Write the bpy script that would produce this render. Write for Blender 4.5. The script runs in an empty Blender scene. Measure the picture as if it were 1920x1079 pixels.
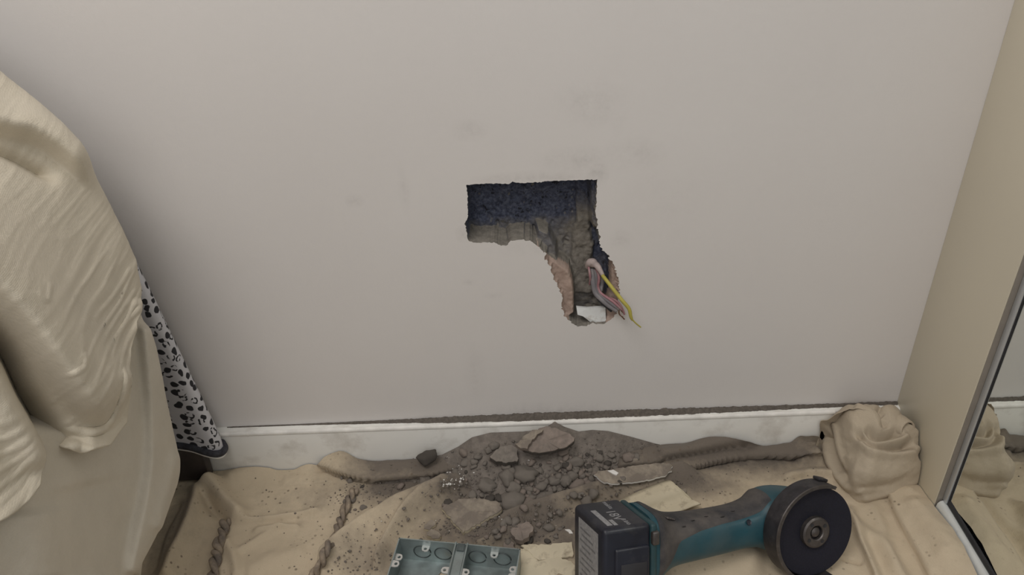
import bpy, bmesh, math, random
import numpy as np
from mathutils import Vector, Matrix

random.seed(7); RNG = np.random.default_rng(7)
SC = bpy.context.scene
COL = SC.collection

# ------------------------------------------------------------------ camera
FPX, PITCH, ROLL, CAM_D, CAM_H = 1550.0, 33.0, 2.1, 0.77, 0.76
_p, _r = math.radians(PITCH), math.radians(ROLL)
C_F = np.array([0, math.cos(_p), -math.sin(_p)])
_r0 = np.array([1.0, 0, 0]); _u0 = np.cross(_r0, C_F)
C_R = math.cos(_r) * _r0 - math.sin(_r) * _u0
C_U = math.sin(_r) * _r0 + math.cos(_r) * _u0
C_O = np.array([0, -CAM_D, CAM_H])
cam = bpy.data.cameras.new('camera'); camo = bpy.data.objects.new('camera', cam); COL.objects.link(camo)
cam.sensor_width = 36; cam.sensor_fit = 'HORIZONTAL'; cam.lens = FPX / 1920 * 36; cam.clip_start = .01
camo.matrix_world = Matrix(((C_R[0], C_U[0], -C_F[0], C_O[0]), (C_R[1], C_U[1], -C_F[1], C_O[1]),
                            (C_R[2], C_U[2], -C_F[2], C_O[2]), (0, 0, 0, 1)))
SC.camera = camo

# ------------------------------------------------------------------ light
SC.view_settings.view_transform = 'Standard'; SC.view_settings.look = 'None'
SC.view_settings.gamma = 1; SC.view_settings.use_curve_mapping = False
SC.view_settings.exposure = -0.12
world = bpy.data.worlds.new('world'); SC.world = world; world.use_nodes = True
world.node_tree.nodes['Background'].inputs[0].default_value = (.93, .96, 1.0, 1)
world.node_tree.nodes['Background'].inputs[1].default_value = .26
def area(name, loc, aim, sx, sy, power, col):
    l = bpy.data.lights.new(name, 'AREA'); l.shape = 'RECTANGLE'; l.size = sx; l.size_y = sy; l.energy = power; l.color = col
    o = bpy.data.objects.new(name, l); COL.objects.link(o); o.location = loc
    o.rotation_euler = (Vector(aim) - Vector(loc)).to_track_quat('-Z', 'Y').to_euler(); return o
area('window_daylight', (-.2, -2.3, 1.8), (0, -.05, .25), 1.4, 1.2, 11, (1, .97, .95))
area('ceiling_light', (-.40, -.80, 1.90), (-.12, -.1, .2), .7, .7, 13.5, (1, .95, .905))

# ------------------------------------------------------------------ pixel <-> place (tracing aids, 1920 x 1079 frame)
def _ray(px, py): return C_F + C_R * (px - 960) / FPX - C_U * (py - 539.5) / FPX
def onX(px, py, X): d = _ray(px, py); return C_O + d * (X - C_O[0]) / d[0]
def onY(px, py, Y=0.): d = _ray(px, py); return C_O + d * (Y - C_O[1]) / d[1]
def onZ(px, py, Z=0.): d = _ray(px, py); return C_O + d * (Z - C_O[2]) / d[2]
def proj(P):
    v = np.asarray(P) - C_O; w = v @ C_F
    return 960 + FPX * (v @ C_R) / w, 539.5 - FPX * (v @ C_U) / w

# ------------------------------------------------------------------ helpers
def tag(o, label=None, cat=None, group=None, kind=None):
    if label: o['label'] = label
    if cat: o['category'] = cat
    if group: o['group'] = group
    if kind: o['kind'] = kind
    return o
def link(name, me, mat=None, parent=None, smooth=True):
    o = bpy.data.objects.new(name, me); COL.objects.link(o)
    if mat is not None: me.materials.append(mat)
    if parent is not None: o.parent = parent
    if smooth: me.polygons.foreach_set('use_smooth', [True] * len(me.polygons))
    return o
def pyd(name, verts, faces, mat=None, parent=None, smooth=True):
    me = bpy.data.meshes.new(name)
    me.from_pydata([tuple(map(float, v)) for v in verts], [], [tuple(map(int, f)) for f in faces]); me.update()
    return link(name, me, mat, parent, smooth)
def bmo(name, bm, mat=None, parent=None, smooth=False):
    me = bpy.data.meshes.new(name); bmesh.ops.recalc_face_normals(bm, faces=bm.faces); bm.to_mesh(me); bm.free()
    return link(name, me, mat, parent, smooth)
def empty(name, loc=(0, 0, 0)):
    o = bpy.data.objects.new(name, None); COL.objects.link(o); o.location = loc; o.empty_display_size = .02; return o
def autosmooth(o, deg=35):
    me = o.data; me.polygons.foreach_set('use_smooth', [True] * len(me.polygons))
    bm = bmesh.new(); bm.from_mesh(me)
    for e in bm.edges:
        if len(e.link_faces) == 2 and e.calc_face_angle(0) > math.radians(deg): e.smooth = False
    bm.to_mesh(me); bm.free(); return o
def boxbm(x0, x1, y0, y1, z0, z1, bev=0, seg=2, bm=None):
    own = bm is None
    bm2 = bmesh.new()
    bmesh.ops.create_cube(bm2, size=1, matrix=Matrix.Translation(((x0+x1)/2, (y0+y1)/2, (z0+z1)/2)) @ Matrix.Diagonal((x1-x0, y1-y0, z1-z0, 1)))
    if bev: bmesh.ops.bevel(bm2, geom=bm2.edges[:], offset=bev, segments=seg, profile=.5, affect='EDGES')
    if own: return bm2
    me = bpy.data.meshes.new('t'); bm2.to_mesh(me); bm2.free(); bm.from_mesh(me); bpy.data.meshes.remove(me); return bm
def box(name, x0, x1, y0, y1, z0, z1, mat, parent=None, bev=0, seg=2):
    o = bmo(name, boxbm(x0, x1, y0, y1, z0, z1, bev, seg), mat, parent)
    return autosmooth(o) if bev else o
def grid_faces(nr, nc, wrap=False):
    i, j = np.meshgrid(np.arange(nr - 1), np.arange(nc if wrap else nc - 1), indexing='ij')
    a = i * nc + j; b = i * nc + (j + 1) % nc
    return np.stack([a, b, b + nc, a + nc], -1).reshape(-1, 4)
def gridmesh(name, V, nr, nc, mat, parent=None, wrap=False, flip=False):
    f = grid_faces(nr, nc, wrap)
    if flip: f = f[:, ::-1]
    me = bpy.data.meshes.new(name)
    V = np.ascontiguousarray(V.reshape(-1, 3), dtype=np.float32)
    me.vertices.add(len(V)); me.vertices.foreach_set('co', V.ravel())
    me.loops.add(f.size); me.loops.foreach_set('vertex_index', np.ascontiguousarray(f.ravel(), dtype=np.int32))
    me.polygons.add(len(f)); me.polygons.foreach_set('loop_start', np.arange(0, f.size, 4, dtype=np.int32))
    me.update(calc_edges=True); me.validate()
    return link(name, me, mat, parent)
def attr(o, name, vals):
    a = o.data.attributes.new(name, 'FLOAT', 'POINT'); a.data.foreach_set('value', np.ascontiguousarray(vals, dtype=np.float32).ravel())
def catmull(P, n):
    P = np.asarray(P, float); Q = np.vstack([2*P[0]-P[1], P, 2*P[-1]-P[-2]]); m = len(P) - 1
    t = np.linspace(0, m, n); k = np.minimum(t.astype(int), m - 1); f = (t - k)[:, None]
    a, b, c, d = Q[k], Q[k+1], Q[k+2], Q[k+3]
    return .5*((2*b) + (-a+c)*f + (2*a-5*b+4*c-d)*f*f + (-a+3*b-3*c+d)*f**3)
def tube_v(P, rad, ns=10, ry=1.0):
    P = np.asarray(P, float); n = len(P); R = np.broadcast_to(rad, (n,))
    T = np.gradient(P, axis=0); T /= np.linalg.norm(T, axis=1)[:, None] + 1e-12
    up = np.array([0, 0, 1.]); up = np.array([0, 1., 0]) if abs(T[0] @ up) > .9 else up
    V = []
    for i in range(n):
        s = np.cross(T[i], up); s /= np.linalg.norm(s) + 1e-12; w = np.cross(s, T[i]); up = w
        a = np.linspace(0, 2*np.pi, ns, endpoint=False)
        V.append(P[i] + R[i]*(np.cos(a)[:, None]*s + ry*np.sin(a)[:, None]*w))
    return np.array(V)
def tube(name, P, rad, mat, parent=None, ns=10, ry=1.0, caps=True):
    V = tube_v(P, rad, ns, ry); n = len(V)
    F = [tuple(f) for f in grid_faces(n, ns, True)]
    if caps: F += [tuple(range(ns))[::-1], tuple((n-1)*ns + k for k in range(ns))]
    return pyd(name, V.reshape(-1, 3), F, mat, parent)
def lathe(name, prof, mat, parent=None, ns=48, a0=0, a1=2*math.pi, deg=30):
    full = abs(a1 - a0 - 2*math.pi) < 1e-6
    A = np.linspace(a0, a1, ns, endpoint=not full)
    V = [[(r*math.cos(a), r*math.sin(a), z) for a in A] for r, z in prof]
    F = [tuple(f) for f in grid_faces(len(prof), ns, full)]
    bm = bmesh.new()
    vs = [bm.verts.new(v) for v in np.array(V).reshape(-1, 3)]
    for f in F:
        try: bm.faces.new([vs[k] for k in f])
        except ValueError: pass
    bmesh.ops.remove_doubles(bm, verts=bm.verts[:], dist=1e-6)
    o = bmo(name, bm, mat, parent); return autosmooth(o, deg)
# value noise / fbm in numpy
_PT = RNG.random((256, 256, )).astype(np.float64)
def vnoise(x, y):
    xi = np.floor(x).astype(int); yi = np.floor(y).astype(int); fx = x - xi; fy = y - yi
    fx = fx*fx*(3-2*fx); fy = fy*fy*(3-2*fy)
    g = lambda a, b: _PT[a & 255, b & 255]
    return (g(xi, yi)*(1-fx)+g(xi+1, yi)*fx)*(1-fy) + (g(xi, yi+1)*(1-fx)+g(xi+1, yi+1)*fx)*fy
def fbm(x, y, o=4):
    s = 0; a = .5; x = np.asarray(x, float); y = np.asarray(y, float)
    for k in range(o): s = s + a*(vnoise(x + 17.3*k, y + 9.1*k) - .5)*2; x = x*2.03; y = y*2.03; a *= .5
    return s
def sstep(a, b, x): t = np.clip((x-a)/(b-a), 0, 1); return t*t*(3-2*t)
def polydist(X, Y, L):
    """distance, signed side (+ = right-hand side of the walking direction), arc fraction"""
    L = np.asarray(L, float); seg = np.linalg.norm(np.diff(L, axis=0), axis=1); cum = np.r_[0, np.cumsum(seg)]
    D = np.full(X.shape, 1e9); S = np.zeros(X.shape); U = np.zeros(X.shape)
    for k in range(len(L)-1):
        dx, dy = L[k+1]-L[k]; l2 = dx*dx+dy*dy+1e-15
        t = np.clip(((X-L[k, 0])*dx+(Y-L[k, 1])*dy)/l2, 0, 1)
        ex = X-L[k, 0]-t*dx; ey = Y-L[k, 1]-t*dy; d = np.hypot(ex, ey); m = d < D
        D = np.where(m, d, D); S = np.where(m, np.sign(ex*dy-ey*dx), S); U = np.where(m, (cum[k]+t*seg[k])/cum[-1], U)
    return D, S, U
def inpoly(X, Y, P):
    P = np.asarray(P); r = np.zeros(X.shape, bool); n = len(P)
    for i in range(n):
        x0, y0 = P[i]; x1, y1 = P[(i+1) % n]
        c = ((y0 > Y) != (y1 > Y)); r ^= c & (X < (x1-x0)*(Y-y0)/((y1-y0) if y1 != y0 else 1e-12)+x0)
    return r

# ------------------------------------------------------------------ materials
class NT:
    def __init__(s, name):
        s.m = bpy.data.materials.new(name); s.m.use_nodes = True; s.t = s.m.node_tree; s.b = s.t.nodes['Principled BSDF']
    def n(s, typ, **kw):
        nd = s.t.nodes.new(typ)
        for k, v in kw.items():
            if k.startswith('_'): setattr(nd, k[1:], v)
            else: s.put(nd.inputs[k], v)
        return nd
    def put(s, inp, v):
        if isinstance(v, bpy.types.NodeSocket): s.t.links.new(v, inp)
        else: inp.default_value = v
    def noise(s, scale, detail=4, rough=.55, vec=None, dist=0):
        nd = s.n('ShaderNodeTexNoise', Scale=scale, Detail=detail, Roughness=rough, Distortion=dist); s.put(nd.inputs['Vector'], vec or s.obj()); return nd.outputs['Fac']
    def obj(s):
        if not hasattr(s, '_o'): s._o = s.n('ShaderNodeTexCoord')
        return s._o.outputs['Object']
    def ramp(s, fac, stops):
        r = s.n('ShaderNodeValToRGB', Fac=fac); e = r.color_ramp.elements
        while len(e) < len(stops): e.new(.5)
        for el, (p, c) in zip(e, stops): el.position = p; el.color = (*c, 1) if len(c) == 3 else c
        return r.outputs['Color']
    def fr(s, fac, a, b):
        m = s.n('ShaderNodeMapRange', _clamp=True); s.put(m.inputs[0], fac); m.inputs[1].default_value = a; m.inputs[2].default_value = b; return m.outputs[0]
    def mix(s, fac, a, b):
        m = s.n('ShaderNodeMix', _data_type='RGBA'); s.put(m.inputs[0], fac)
        for k, v in ((6, a), (7, b)): s.put(m.inputs[k], (*v, 1) if isinstance(v, tuple) and len(v) == 3 else v)
        return m.outputs[2]
    def math(s, op, a, b=0):
        m = s.n('ShaderNodeMath', _operation=op); s.put(m.inputs[0], a); s.put(m.inputs[1], b); return m.outputs[0]
    def bump(s, h, strength=.3, dist=.001, prev=None):
        b = s.n('ShaderNodeBump', Strength=strength, Distance=dist, Height=h)
        if prev is not None: s.put(b.inputs['Normal'], prev)
        return b.outputs['Normal']
    def out(s, col, rough=.8, metal=0, normal=None, **kw):
        s.put(s.b.inputs['Base Color'], (*col, 1) if isinstance(col, tuple) and len(col) == 3 else col)
        s.put(s.b.inputs['Roughness'], rough); s.put(s.b.inputs['Metallic'], metal)
        if normal is not None: s.put(s.b.inputs['Normal'], normal)
        for k, v in kw.items(): s.put(s.b.inputs[k], v)
        return s.m
    def attr(s, name): return s.n('ShaderNodeAttribute', _attribute_name=name).outputs['Fac']
def simple(name, col, rough=.6, metal=0, var=.25, scale=60, bump=.15, bscale=400, bd=.0005, dusty=None, dscale=40, dlo=.5, dhi=.75):
    t = NT(name); n = t.noise(scale, 5)
    dark = tuple(c*(1-var) for c in col); lite = tuple(min(1, c*(1+var*.6)) for c in col)
    c = t.ramp(n, [(.3, dark), (.7, lite)])
    if dusty: c = t.mix(t.fr(t.noise(dscale, 6, .65), dlo, dhi), c, dusty)
    return t.out(c, rough, metal, t.bump(t.noise(bscale, 3), bump, bd))
DUST = (.20, .165, .135)
M = {}
def wallmat():
    t = NT('wall_paint'); v = t.obj()
    base = t.mix(t.noise(6, 3), (.695, .665, .645), (.735, .71, .69))
    # grey dust smudges rubbed onto the paint: (px, py, rx mm, rz mm, strength)
    spots = [(1110, 195, 45, 28, .18), (880, 245, 22, 14, .22), (757, 355, 7, 34, .16), (665, 377, 12, 9, .22), (880, 530, 10, 5, .28), (1185, 290, 40, 22, .18),
             (1080, 300, 45, 18, .20), (1000, 335, 75, 10, .28), (1120, 325, 14, 16, .40), (868, 440, 10, 12, .35), (1000, 465, 60, 12, .12), (1250, 380, 60, 60, .07),
             (890, 700, 16, 50, .13), (1030, 770, 130, 16, .22), (925, 555, 14, 5, .14), (1165, 450, 16, 16, .16), (1160, 215, 10, 30, .10)]
    n1 = t.noise(38, 6, .7); n2 = t.noise(160, 4, .7)
    mod = t.math('MULTIPLY', t.fr(n1, .30, .68), t.fr(n2, .2, .7))
    acc = None
    for px, py, rx, rz, st in spots:
        P = onY(px, py)
        mp = t.n('ShaderNodeMapping', _vector_type='POINT'); t.put(mp.inputs['Vector'], v)
        s = (1000/rx, 0, 1000/rz); mp.inputs['Scale'].default_value = s; mp.inputs['Location'].default_value = (-P[0]*s[0], 0, -P[2]*s[2])
        g = t.n('ShaderNodeTexGradient', _gradient_type='SPHERICAL'); t.put(g.inputs[0], mp.outputs[0])
        q = t.math('MULTIPLY', g.outputs['Fac'], st*1.5)
        acc = q if acc is None else t.math('MAXIMUM', acc, q)
    c = t.mix(t.math('MULTIPLY', acc, mod), base, (.20, .18, .165))
    nb = t.bump(t.noise(900, 3), .12, .0006); nb = t.bump(t.noise(130, 3), .10, .0015, nb)
    return t.out(c, .62, 0, nb)
M['wall'] = wallmat()
M['room'] = simple('room_paint', (.62, .60, .56), .8)
M['skirt'] = simple('skirting_gloss_paint', (.80, .79, .75), .35, var=.06, scale=9, bump=.05, bscale=120, dusty=(.42, .38, .33), dscale=26, dlo=.52, dhi=.95)
M['torn'] = simple('torn_paint_edge', (.80, .78, .74), .8, var=.15, bscale=700)
M['dustline'] = simple('grey_plaster_dust', (.125, .108, .092), .95, var=.3, scale=300, bump=.6, bscale=900, bd=.001)
M['heap'] = simple('crushed_masonry', (.19, .165, .143), .95, var=.28, scale=110, bump=.7, bscale=520, bd=.0015)
M['stone'] = simple('mortar_lump', (.21, .185, .16), .95, var=.25, scale=150, bump=.5, bscale=700, bd=.001)
M['stone_pink'] = simple('pink_plaster_lump', (.24, .198, .17), .95, var=.25, scale=120, bump=.5, bscale=600, dusty=(.15, .13, .112))
M['stone_dark'] = simple('dark_mortar_lump', (.085, .074, .064), .95, var=.35, scale=150, bump=.6, bscale=500)
M['cream'] = simple('cream_paint_skin', (.60, .53, .39), .75, var=.10, scale=35, bump=.15, bscale=300, dusty=(.30, .25, .18), dscale=60, dlo=.54, dhi=.74)
M['creamdusty'] = simple('dusty_cream_paint', (.36, .31, .245), .85, var=.2, scale=60, dusty=(.19, .16, .132), dscale=40, dlo=.34, dhi=.56)
M['whitebit'] = simple('white_crumb', (.75, .73, .70), .8, var=.1)
M['plastic_w'] = simple('white_plastic', (.70, .71, .70), .45, var=.08, dusty=(.4, .36, .31), dscale=80)
M['carpet'] = simple('bluegrey_carpet', (.20, .21, .27), 1, var=.3, scale=500, bump=.8, bscale=900, bd=.002)
M['jamb'] = simple('cream_wardrobe_panel', (.72, .67, .545), .45, var=.04, scale=4, bump=.03)
M['alu'] = simple('aluminium_frame', (.62, .65, .68), .38, .55, var=.05, bump=.05)
M['edge_shade'] = simple('shaded_frame_edge', (.30, .27, .235), .5, .2, var=.08, bump=.05)
M['rubber'] = simple('black_gasket', (.025, .025, .03), .6)
M['rail'] = simple('pale_floor_rail', (.66, .68, .66), .4, .1, var=.06, bump=.05, dusty=(.4, .36, .3), dscale=50, dlo=.6, dhi=.9)
t = NT('mirror_glass'); M['mirror'] = t.out((.80, .83, .80), .015, 1.0)

def canvas(name, col, dustattr=False, speck=.0, weave=1500):
    t = NT(name)
    n = t.noise(9, 5, .6); c = t.ramp(n, [(.25, tuple(x*.86 for x in col)), (.75, tuple(min(1, x*1.06) for x in col))])
    c = t.mix(t.math('MULTIPLY', t.fr(t.noise(900, 2), .3, .8), .16), c, tuple(x*.6 for x in col))
    if dustattr:
        d = t.attr('dust'); n3 = t.noise(55, 6, .7)
        f = t.math('ADD', d, t.math('MULTIPLY', t.math('SUBTRACT', n3, .5), .75))
        c = t.mix(t.fr(f, .15, .95), c, (.165, .140, .117))
        # trodden-in specks
        vo = t.n('ShaderNodeTexVoronoi', Scale=120); t.put(vo.inputs['Vector'], t.obj())
        sp = t.math('MULTIPLY', t.fr(vo.outputs['Distance'], .24, .12), t.fr(t.noise(16, 4, .6), .47, .62))
        c = t.mix(t.math('MULTIPLY', sp, .75), c, (.13, .10, .075))
    w1 = t.n('ShaderNodeTexWave', Scale=weave/6.28, Distortion=1.2, Detail=1.5, _bands_direction='X'); t.put(w1.inputs['Vector'], t.obj())
    w2 = t.n('ShaderNodeTexWave', Scale=weave/6.28, Distortion=1.2, Detail=1.5, _bands_direction='Z'); t.put(w2.inputs['Vector'], t.obj())
    h = t.math('ADD', w1.outputs['Fac'], w2.outputs['Fac'])
    nb = t.bump(h, .12, .0004); nb = t.bump(t.noise(230, 5, .6), .40, .0012, nb)
    return t.out(c, .97, 0, nb, **{'Sheen Weight': .1, 'Specular IOR Level': .12})
M['sheet'] = canvas('dust_sheet_canvas', (.585, .49, .36), True)
M['bundle'] = canvas('bunched_canvas', (.49, .415, .315))
M['drape'] = canvas('cream_cotton', (.66, .60, .49))
M['drape_low'] = canvas('cream_cotton_lower', (.64, .59, .50))
M['rope'] = simple('twisted_canvas_cord', (.36, .29, .215), .95, var=.3, scale=200, bump=.5, bscale=700, dusty=(.13, .108, .092), dscale=45, dlo=.36, dhi=.62)

def cavmat():
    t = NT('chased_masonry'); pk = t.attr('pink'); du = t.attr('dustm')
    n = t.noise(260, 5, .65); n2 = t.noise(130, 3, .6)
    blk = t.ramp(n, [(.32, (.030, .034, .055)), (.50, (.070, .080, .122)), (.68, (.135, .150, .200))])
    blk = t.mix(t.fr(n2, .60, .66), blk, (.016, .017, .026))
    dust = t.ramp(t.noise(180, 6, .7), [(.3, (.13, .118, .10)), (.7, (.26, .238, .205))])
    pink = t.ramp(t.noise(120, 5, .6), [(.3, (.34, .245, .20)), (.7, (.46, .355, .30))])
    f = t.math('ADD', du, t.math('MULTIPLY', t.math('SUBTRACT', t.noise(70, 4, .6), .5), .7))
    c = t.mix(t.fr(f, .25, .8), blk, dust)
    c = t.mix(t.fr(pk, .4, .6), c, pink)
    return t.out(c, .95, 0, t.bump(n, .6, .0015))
M['cavity'] = cavmat()

def spotmat():
    t = NT('spotted_fabric'); v = t.obj()
    mp = t.n('ShaderNodeMapping'); t.put(mp.inputs['Vector'], v); mp.inputs['Scale'].default_value = (1, .35, 1)
    sx = t.n('ShaderNodeSeparateXYZ'); t.put(sx.inputs[0], v)
    cx_ = t.n('ShaderNodeCombineXYZ'); t.put(cx_.inputs[0], t.math('ADD', sx.outputs[0], sx.outputs[1])); t.put(cx_.inputs[1], sx.outputs[2]); mp = cx_
    wob = t.n('ShaderNodeTexNoise', Scale=60.0, Detail=2); t.put(wob.inputs['Vector'], mp.outputs[0])
    ad = t.n('ShaderNodeVectorMath', _operation='MULTIPLY_ADD'); t.put(ad.inputs[0], wob.outputs['Color']); ad.inputs[1].default_value = (.010, .010, .010); t.put(ad.inputs[2], mp.outputs[0])
    def vor(scale, r): 
        vo = t.n('ShaderNodeTexVoronoi', Scale=scale, Randomness=r, _voronoi_dimensions='2D'); t.put(vo.inputs['Vector'], ad.outputs[0]); return vo
    v1 = vor(84, .8)
    d = v1.outputs['Distance']
    sep = t.n('ShaderNodeSeparateColor'); t.put(sep.inputs[0], v1.outputs['Color'])
    solid = t.fr(d, .36, .30)
    ring = t.math('MULTIPLY', t.fr(d, .44, .39), t.math('MULTIPLY', t.fr(d, .19, .24), t.fr(t.noise(150, 1, .5, mp.outputs[0]), .44, .5)))
    pick = t.math('GREATER_THAN', sep.outputs[0], .42)
    f = t.mix(pick, ring, solid)
    c = t.mix(f, (.66, .66, .70), (.030, .030, .036))
    return t.out(c, .85, 0, t.bump(t.noise(700, 3), .15, .0004))
M['spots'] = spotmat()
M['piping'] = simple('dark_piping', (.045, .045, .055), .8, var=.5, scale=200)
M['leg_and_shade'] = simple('dark_foot_and_gap_shade', (.05, .04, .035), .5)

M['teal'] = simple('teal_plastic', (.012, .068, .092), .45, var=.2, scale=40, bump=.1, bscale=500, dusty=(.06, .092, .102), dscale=26, dlo=.42, dhi=.9)
M['teal_dark'] = simple('dusty_dark_teal', (.020, .060, .070), .55, var=.2, scale=40, bump=.1, bscale=500, dusty=(.075, .085, .085), dscale=30, dlo=.42, dhi=.85)
M['black'] = simple('black_plastic', (.013, .015, .026), .42, var=.3, scale=60, bump=.12, bscale=600, dusty=(.075, .072, .07), dscale=35, dlo=.5, dhi=.9)
M['grip'] = simple('dusty_rubber_grip', (.035, .035, .04), .75, var=.3, bump=.25, bscale=500, dusty=(.12, .105, .095), dscale=28, dlo=.38, dhi=.72)
M['disc'] = simple('abrasive_disc', (.0085, .0085, .019), .85, var=.3, scale=500, bump=.5, bscale=1500, bd=.0006)
M['guard'] = simple('worn_steel_guard', (.055, .052, .058), .5, .6, var=.4, scale=70, bump=.2, bscale=300, dusty=(.13, .118, .112), dscale=60, dlo=.55, dhi=.85)
M['steel'] = simple('dull_steel', (.12, .108, .104), .45, .65, var=.35, scale=120, bump=.15, dusty=(.085, .074, .07), dscale=90, dlo=.45, dhi=.75)
M['bright'] = simple('bright_steel', (.72, .72, .70), .3, .8, var=.1)
M['print'] = simple('pale_print', (.30, .30, .31), .6, var=.25, scale=300)
M['labelline'] = simple('faint_label_print', (.17, .17, .18), .6, var=.3, scale=300)
M['galv'] = simple('galvanised_steel', (.36, .42, .42), .42, .6, var=.22, scale=35, bump=.06, bscale=120, dusty=(.22, .24, .235), dscale=14, dlo=.45, dhi=.7)
M['galv_dark'] = simple('galvanised_shadow_groove', (.10, .12, .12), .5, .5)
M['wire_y'] = simple('yellow_sleeve', (.44, .385, .075), .55, var=.15, scale=100)
M['wire_p'] = simple('pink_core', (.36, .18, .20), .55, var=.2, scale=150, dusty=(.35, .28, .26), dscale=90)
M['wire_g'] = simple('grey_sheath', (.19, .18, .19), .6, var=.2, scale=100, dusty=(.3, .27, .25), dscale=90)
M['copper'] = simple('bare_conductor', (.22, .13, .09), .4, .7, var=.3)
M['plasterblob'] = simple('plaster_crust', (.46, .38, .36), .95, var=.2, scale=150, bump=.4)

# ------------------------------------------------------------------ setting: wall with the chased hole
def cp(x, y): return (840 + x/3.3725, 310 + y/3.3725)
HOLE = [(115,125),(230,115),(390,118),(408,104),(440,113),(590,108),(602,102),(790,95),(900,92),(945,90),(940,140),(938,240),(933,300),(940,400),(955,440),(960,500),(985,545),
        (1015,570),(1020,595),(1040,615),(1060,660),(1075,720),(1085,790),(1080,850),(1070,920),(1050,960),(990,1003),(940,1003),(905,1005),(860,1022),(810,1020),(740,965),(720,905),
        (725,830),(670,730),(650,650),(615,590),(620,560),(575,520),(520,478),(455,472),(395,480),(370,508),(335,510),(290,488),(180,490),(130,480),(105,370),(125,330),(125,200)]
hp = np.array([onY(*cp(*q))[[0, 2]] for q in HOLE])
pts = []                                             # subdivide and roughen the broken edge
for i in range(len(hp)):
    a, b = hp[i], hp[(i+1) % len(hp)]; n = max(2, int(np.linalg.norm(b-a)/.0016))
    for k in range(n):
        q = a+(b-a)*k/n; rough = .0003 if (HOLE[i][1] < 300) else (.00035 if HOLE[i][0] < 560 else .0007)
        pts.append(q + RNG.normal(0, rough, 2))
hole = np.array(pts)
XL, XR, ZT = -1.7, 1.1, 2.4
bm = bmesh.new()
def loop(P): 
    vs = [bm.verts.new((x, 0, z)) for x, z in P]; return [bm.edges.new((vs[i], vs[(i+1) % len(vs)])) for i in range(len(vs))]
ed = loop([(XL, 0), (XR, 0), (XR, ZT), (XL, ZT)]) + loop(hole)
bmesh.ops.triangle_fill(bm, use_beauty=True, use_dissolve=False, edges=ed)
for f in bm.faces:
    f.normal_update()
    if f.normal.y > 0: f.normal_flip()
me = bpy.data.meshes.new('wall_back'); bm.to_mesh(me); bm.free()
wall = link('wall_back', me, M['wall'], None, False); tag(wall, 'off-white painted wall with a chased socket hole', kind='structure')
# cavity relief behind the opening
gs = .0006
x0, x1 = hole[:, 0].min()-.004, hole[:, 0].max()+.004; z0, z1 = hole[:, 1].min()-.004, hole[:, 1].max()+.004
gx = np.arange(x0, x1, gs); gz = np.arange(z0, z1, gs); GX, GZ = np.meshgrid(gx, gz)
D, _, _ = polydist(GX, GZ, np.vstack([hole, hole[:1]])); ins = inpoly(GX, GZ, hole); sd = np.where(ins, D, -D)
W = lambda L: np.array([onY(*cp(*q))[[0, 2]] for q in L])
pinkL = W([(560,500),(640,600),(700,640),(775,690),(800,780),(806,960),(740,1000),(680,930),(600,620)])
pinkR = W([(1035,600),(1028,700),(1030,820),(1000,905),(1000,1010),(1110,960),(1110,700)])
ledge2 = W([(570,440),(640,470),(690,560),(700,640),(640,610),(560,520)])
midcol = W([(830,120),(905,100),(915,420),(930,640),(930,900),(800,900),(790,660),(830,400)])
bott = W([(800,890),(1000,890),(1000,1030),(780,1030)])
nz = fbm(GX*90, GZ*90, 4); nz2 = fbm(GX*420, GZ*420, 3); pits = fbm(GX*230+5, GZ*230, 2)
dep = .034 + .003*nz + .0012*nz2 + .005*sstep(.28, .55, pits)
pk = inpoly(GX+.0008*nz2, GZ+.0008*nz, pinkL) | inpoly(GX+.0006*nz2, GZ, pinkR)
sl = inpoly(GX, GZ, ledge2)
mc = inpoly(GX+.0045*nz, GZ+.003*nz2, midcol)
dep = np.where(mc, .029 + .003*nz + .0012*nz2, dep)
rs = inpoly(GX+.0006*nz2, GZ, W([(903,80),(960,80),(950,430),(925,450),(912,380)]))
dep = np.where(rs, .011+.002*nz, dep)
dep = np.where(sl, .014 + .003*nz, dep)
dep = np.where(pk, .0065 + .0016*nz + .0006*nz2, dep)
# soften zone steps a little
for _ in range(9):
    dd = dep.copy(); dd[1:-1, 1:-1] = (dep[1:-1, 1:-1]*2+dep[:-2, 1:-1]+dep[2:, 1:-1]+dep[1:-1, :-2]+dep[1:-1, 2:])/6; dep = dd
wid = .0022
dep = dep*sstep(-.0012, wid, sd) + .0004
gzy, gzx = np.gradient(dep, gs)
upf = gzy/np.sqrt(1+gzx**2+gzy**2)                 # ledges that face up carry dust
zh = W([(0, 330)])[0, 1]; zl = W([(0, 560)])[0, 1]
xr = W([(840, 0)])[0, 0]; xm = W([(640, 0)])[0, 0]
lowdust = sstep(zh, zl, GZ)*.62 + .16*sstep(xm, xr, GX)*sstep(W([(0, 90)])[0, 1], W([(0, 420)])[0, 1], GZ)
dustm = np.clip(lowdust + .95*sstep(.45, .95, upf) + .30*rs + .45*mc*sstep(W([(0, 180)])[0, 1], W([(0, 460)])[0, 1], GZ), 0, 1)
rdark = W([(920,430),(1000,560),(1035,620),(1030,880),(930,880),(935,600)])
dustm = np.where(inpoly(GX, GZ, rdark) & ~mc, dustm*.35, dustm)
skim = (dep < .0045)
V = np.stack([GX, dep, GZ], -1)
keep = sd > -.0028
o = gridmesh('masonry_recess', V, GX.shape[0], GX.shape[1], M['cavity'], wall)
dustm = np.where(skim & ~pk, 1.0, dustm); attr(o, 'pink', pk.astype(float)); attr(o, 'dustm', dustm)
bm = bmesh.new(); bm.from_mesh(o.data); kv = keep.ravel(); bm.verts.ensure_lookup_table()
bmesh.ops.delete(bm, geom=[v for v in bm.verts if not kv[v.index]], context='VERTS'); bm.to_mesh(o.data); bm.free()
tag(o, kind='structure')

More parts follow.
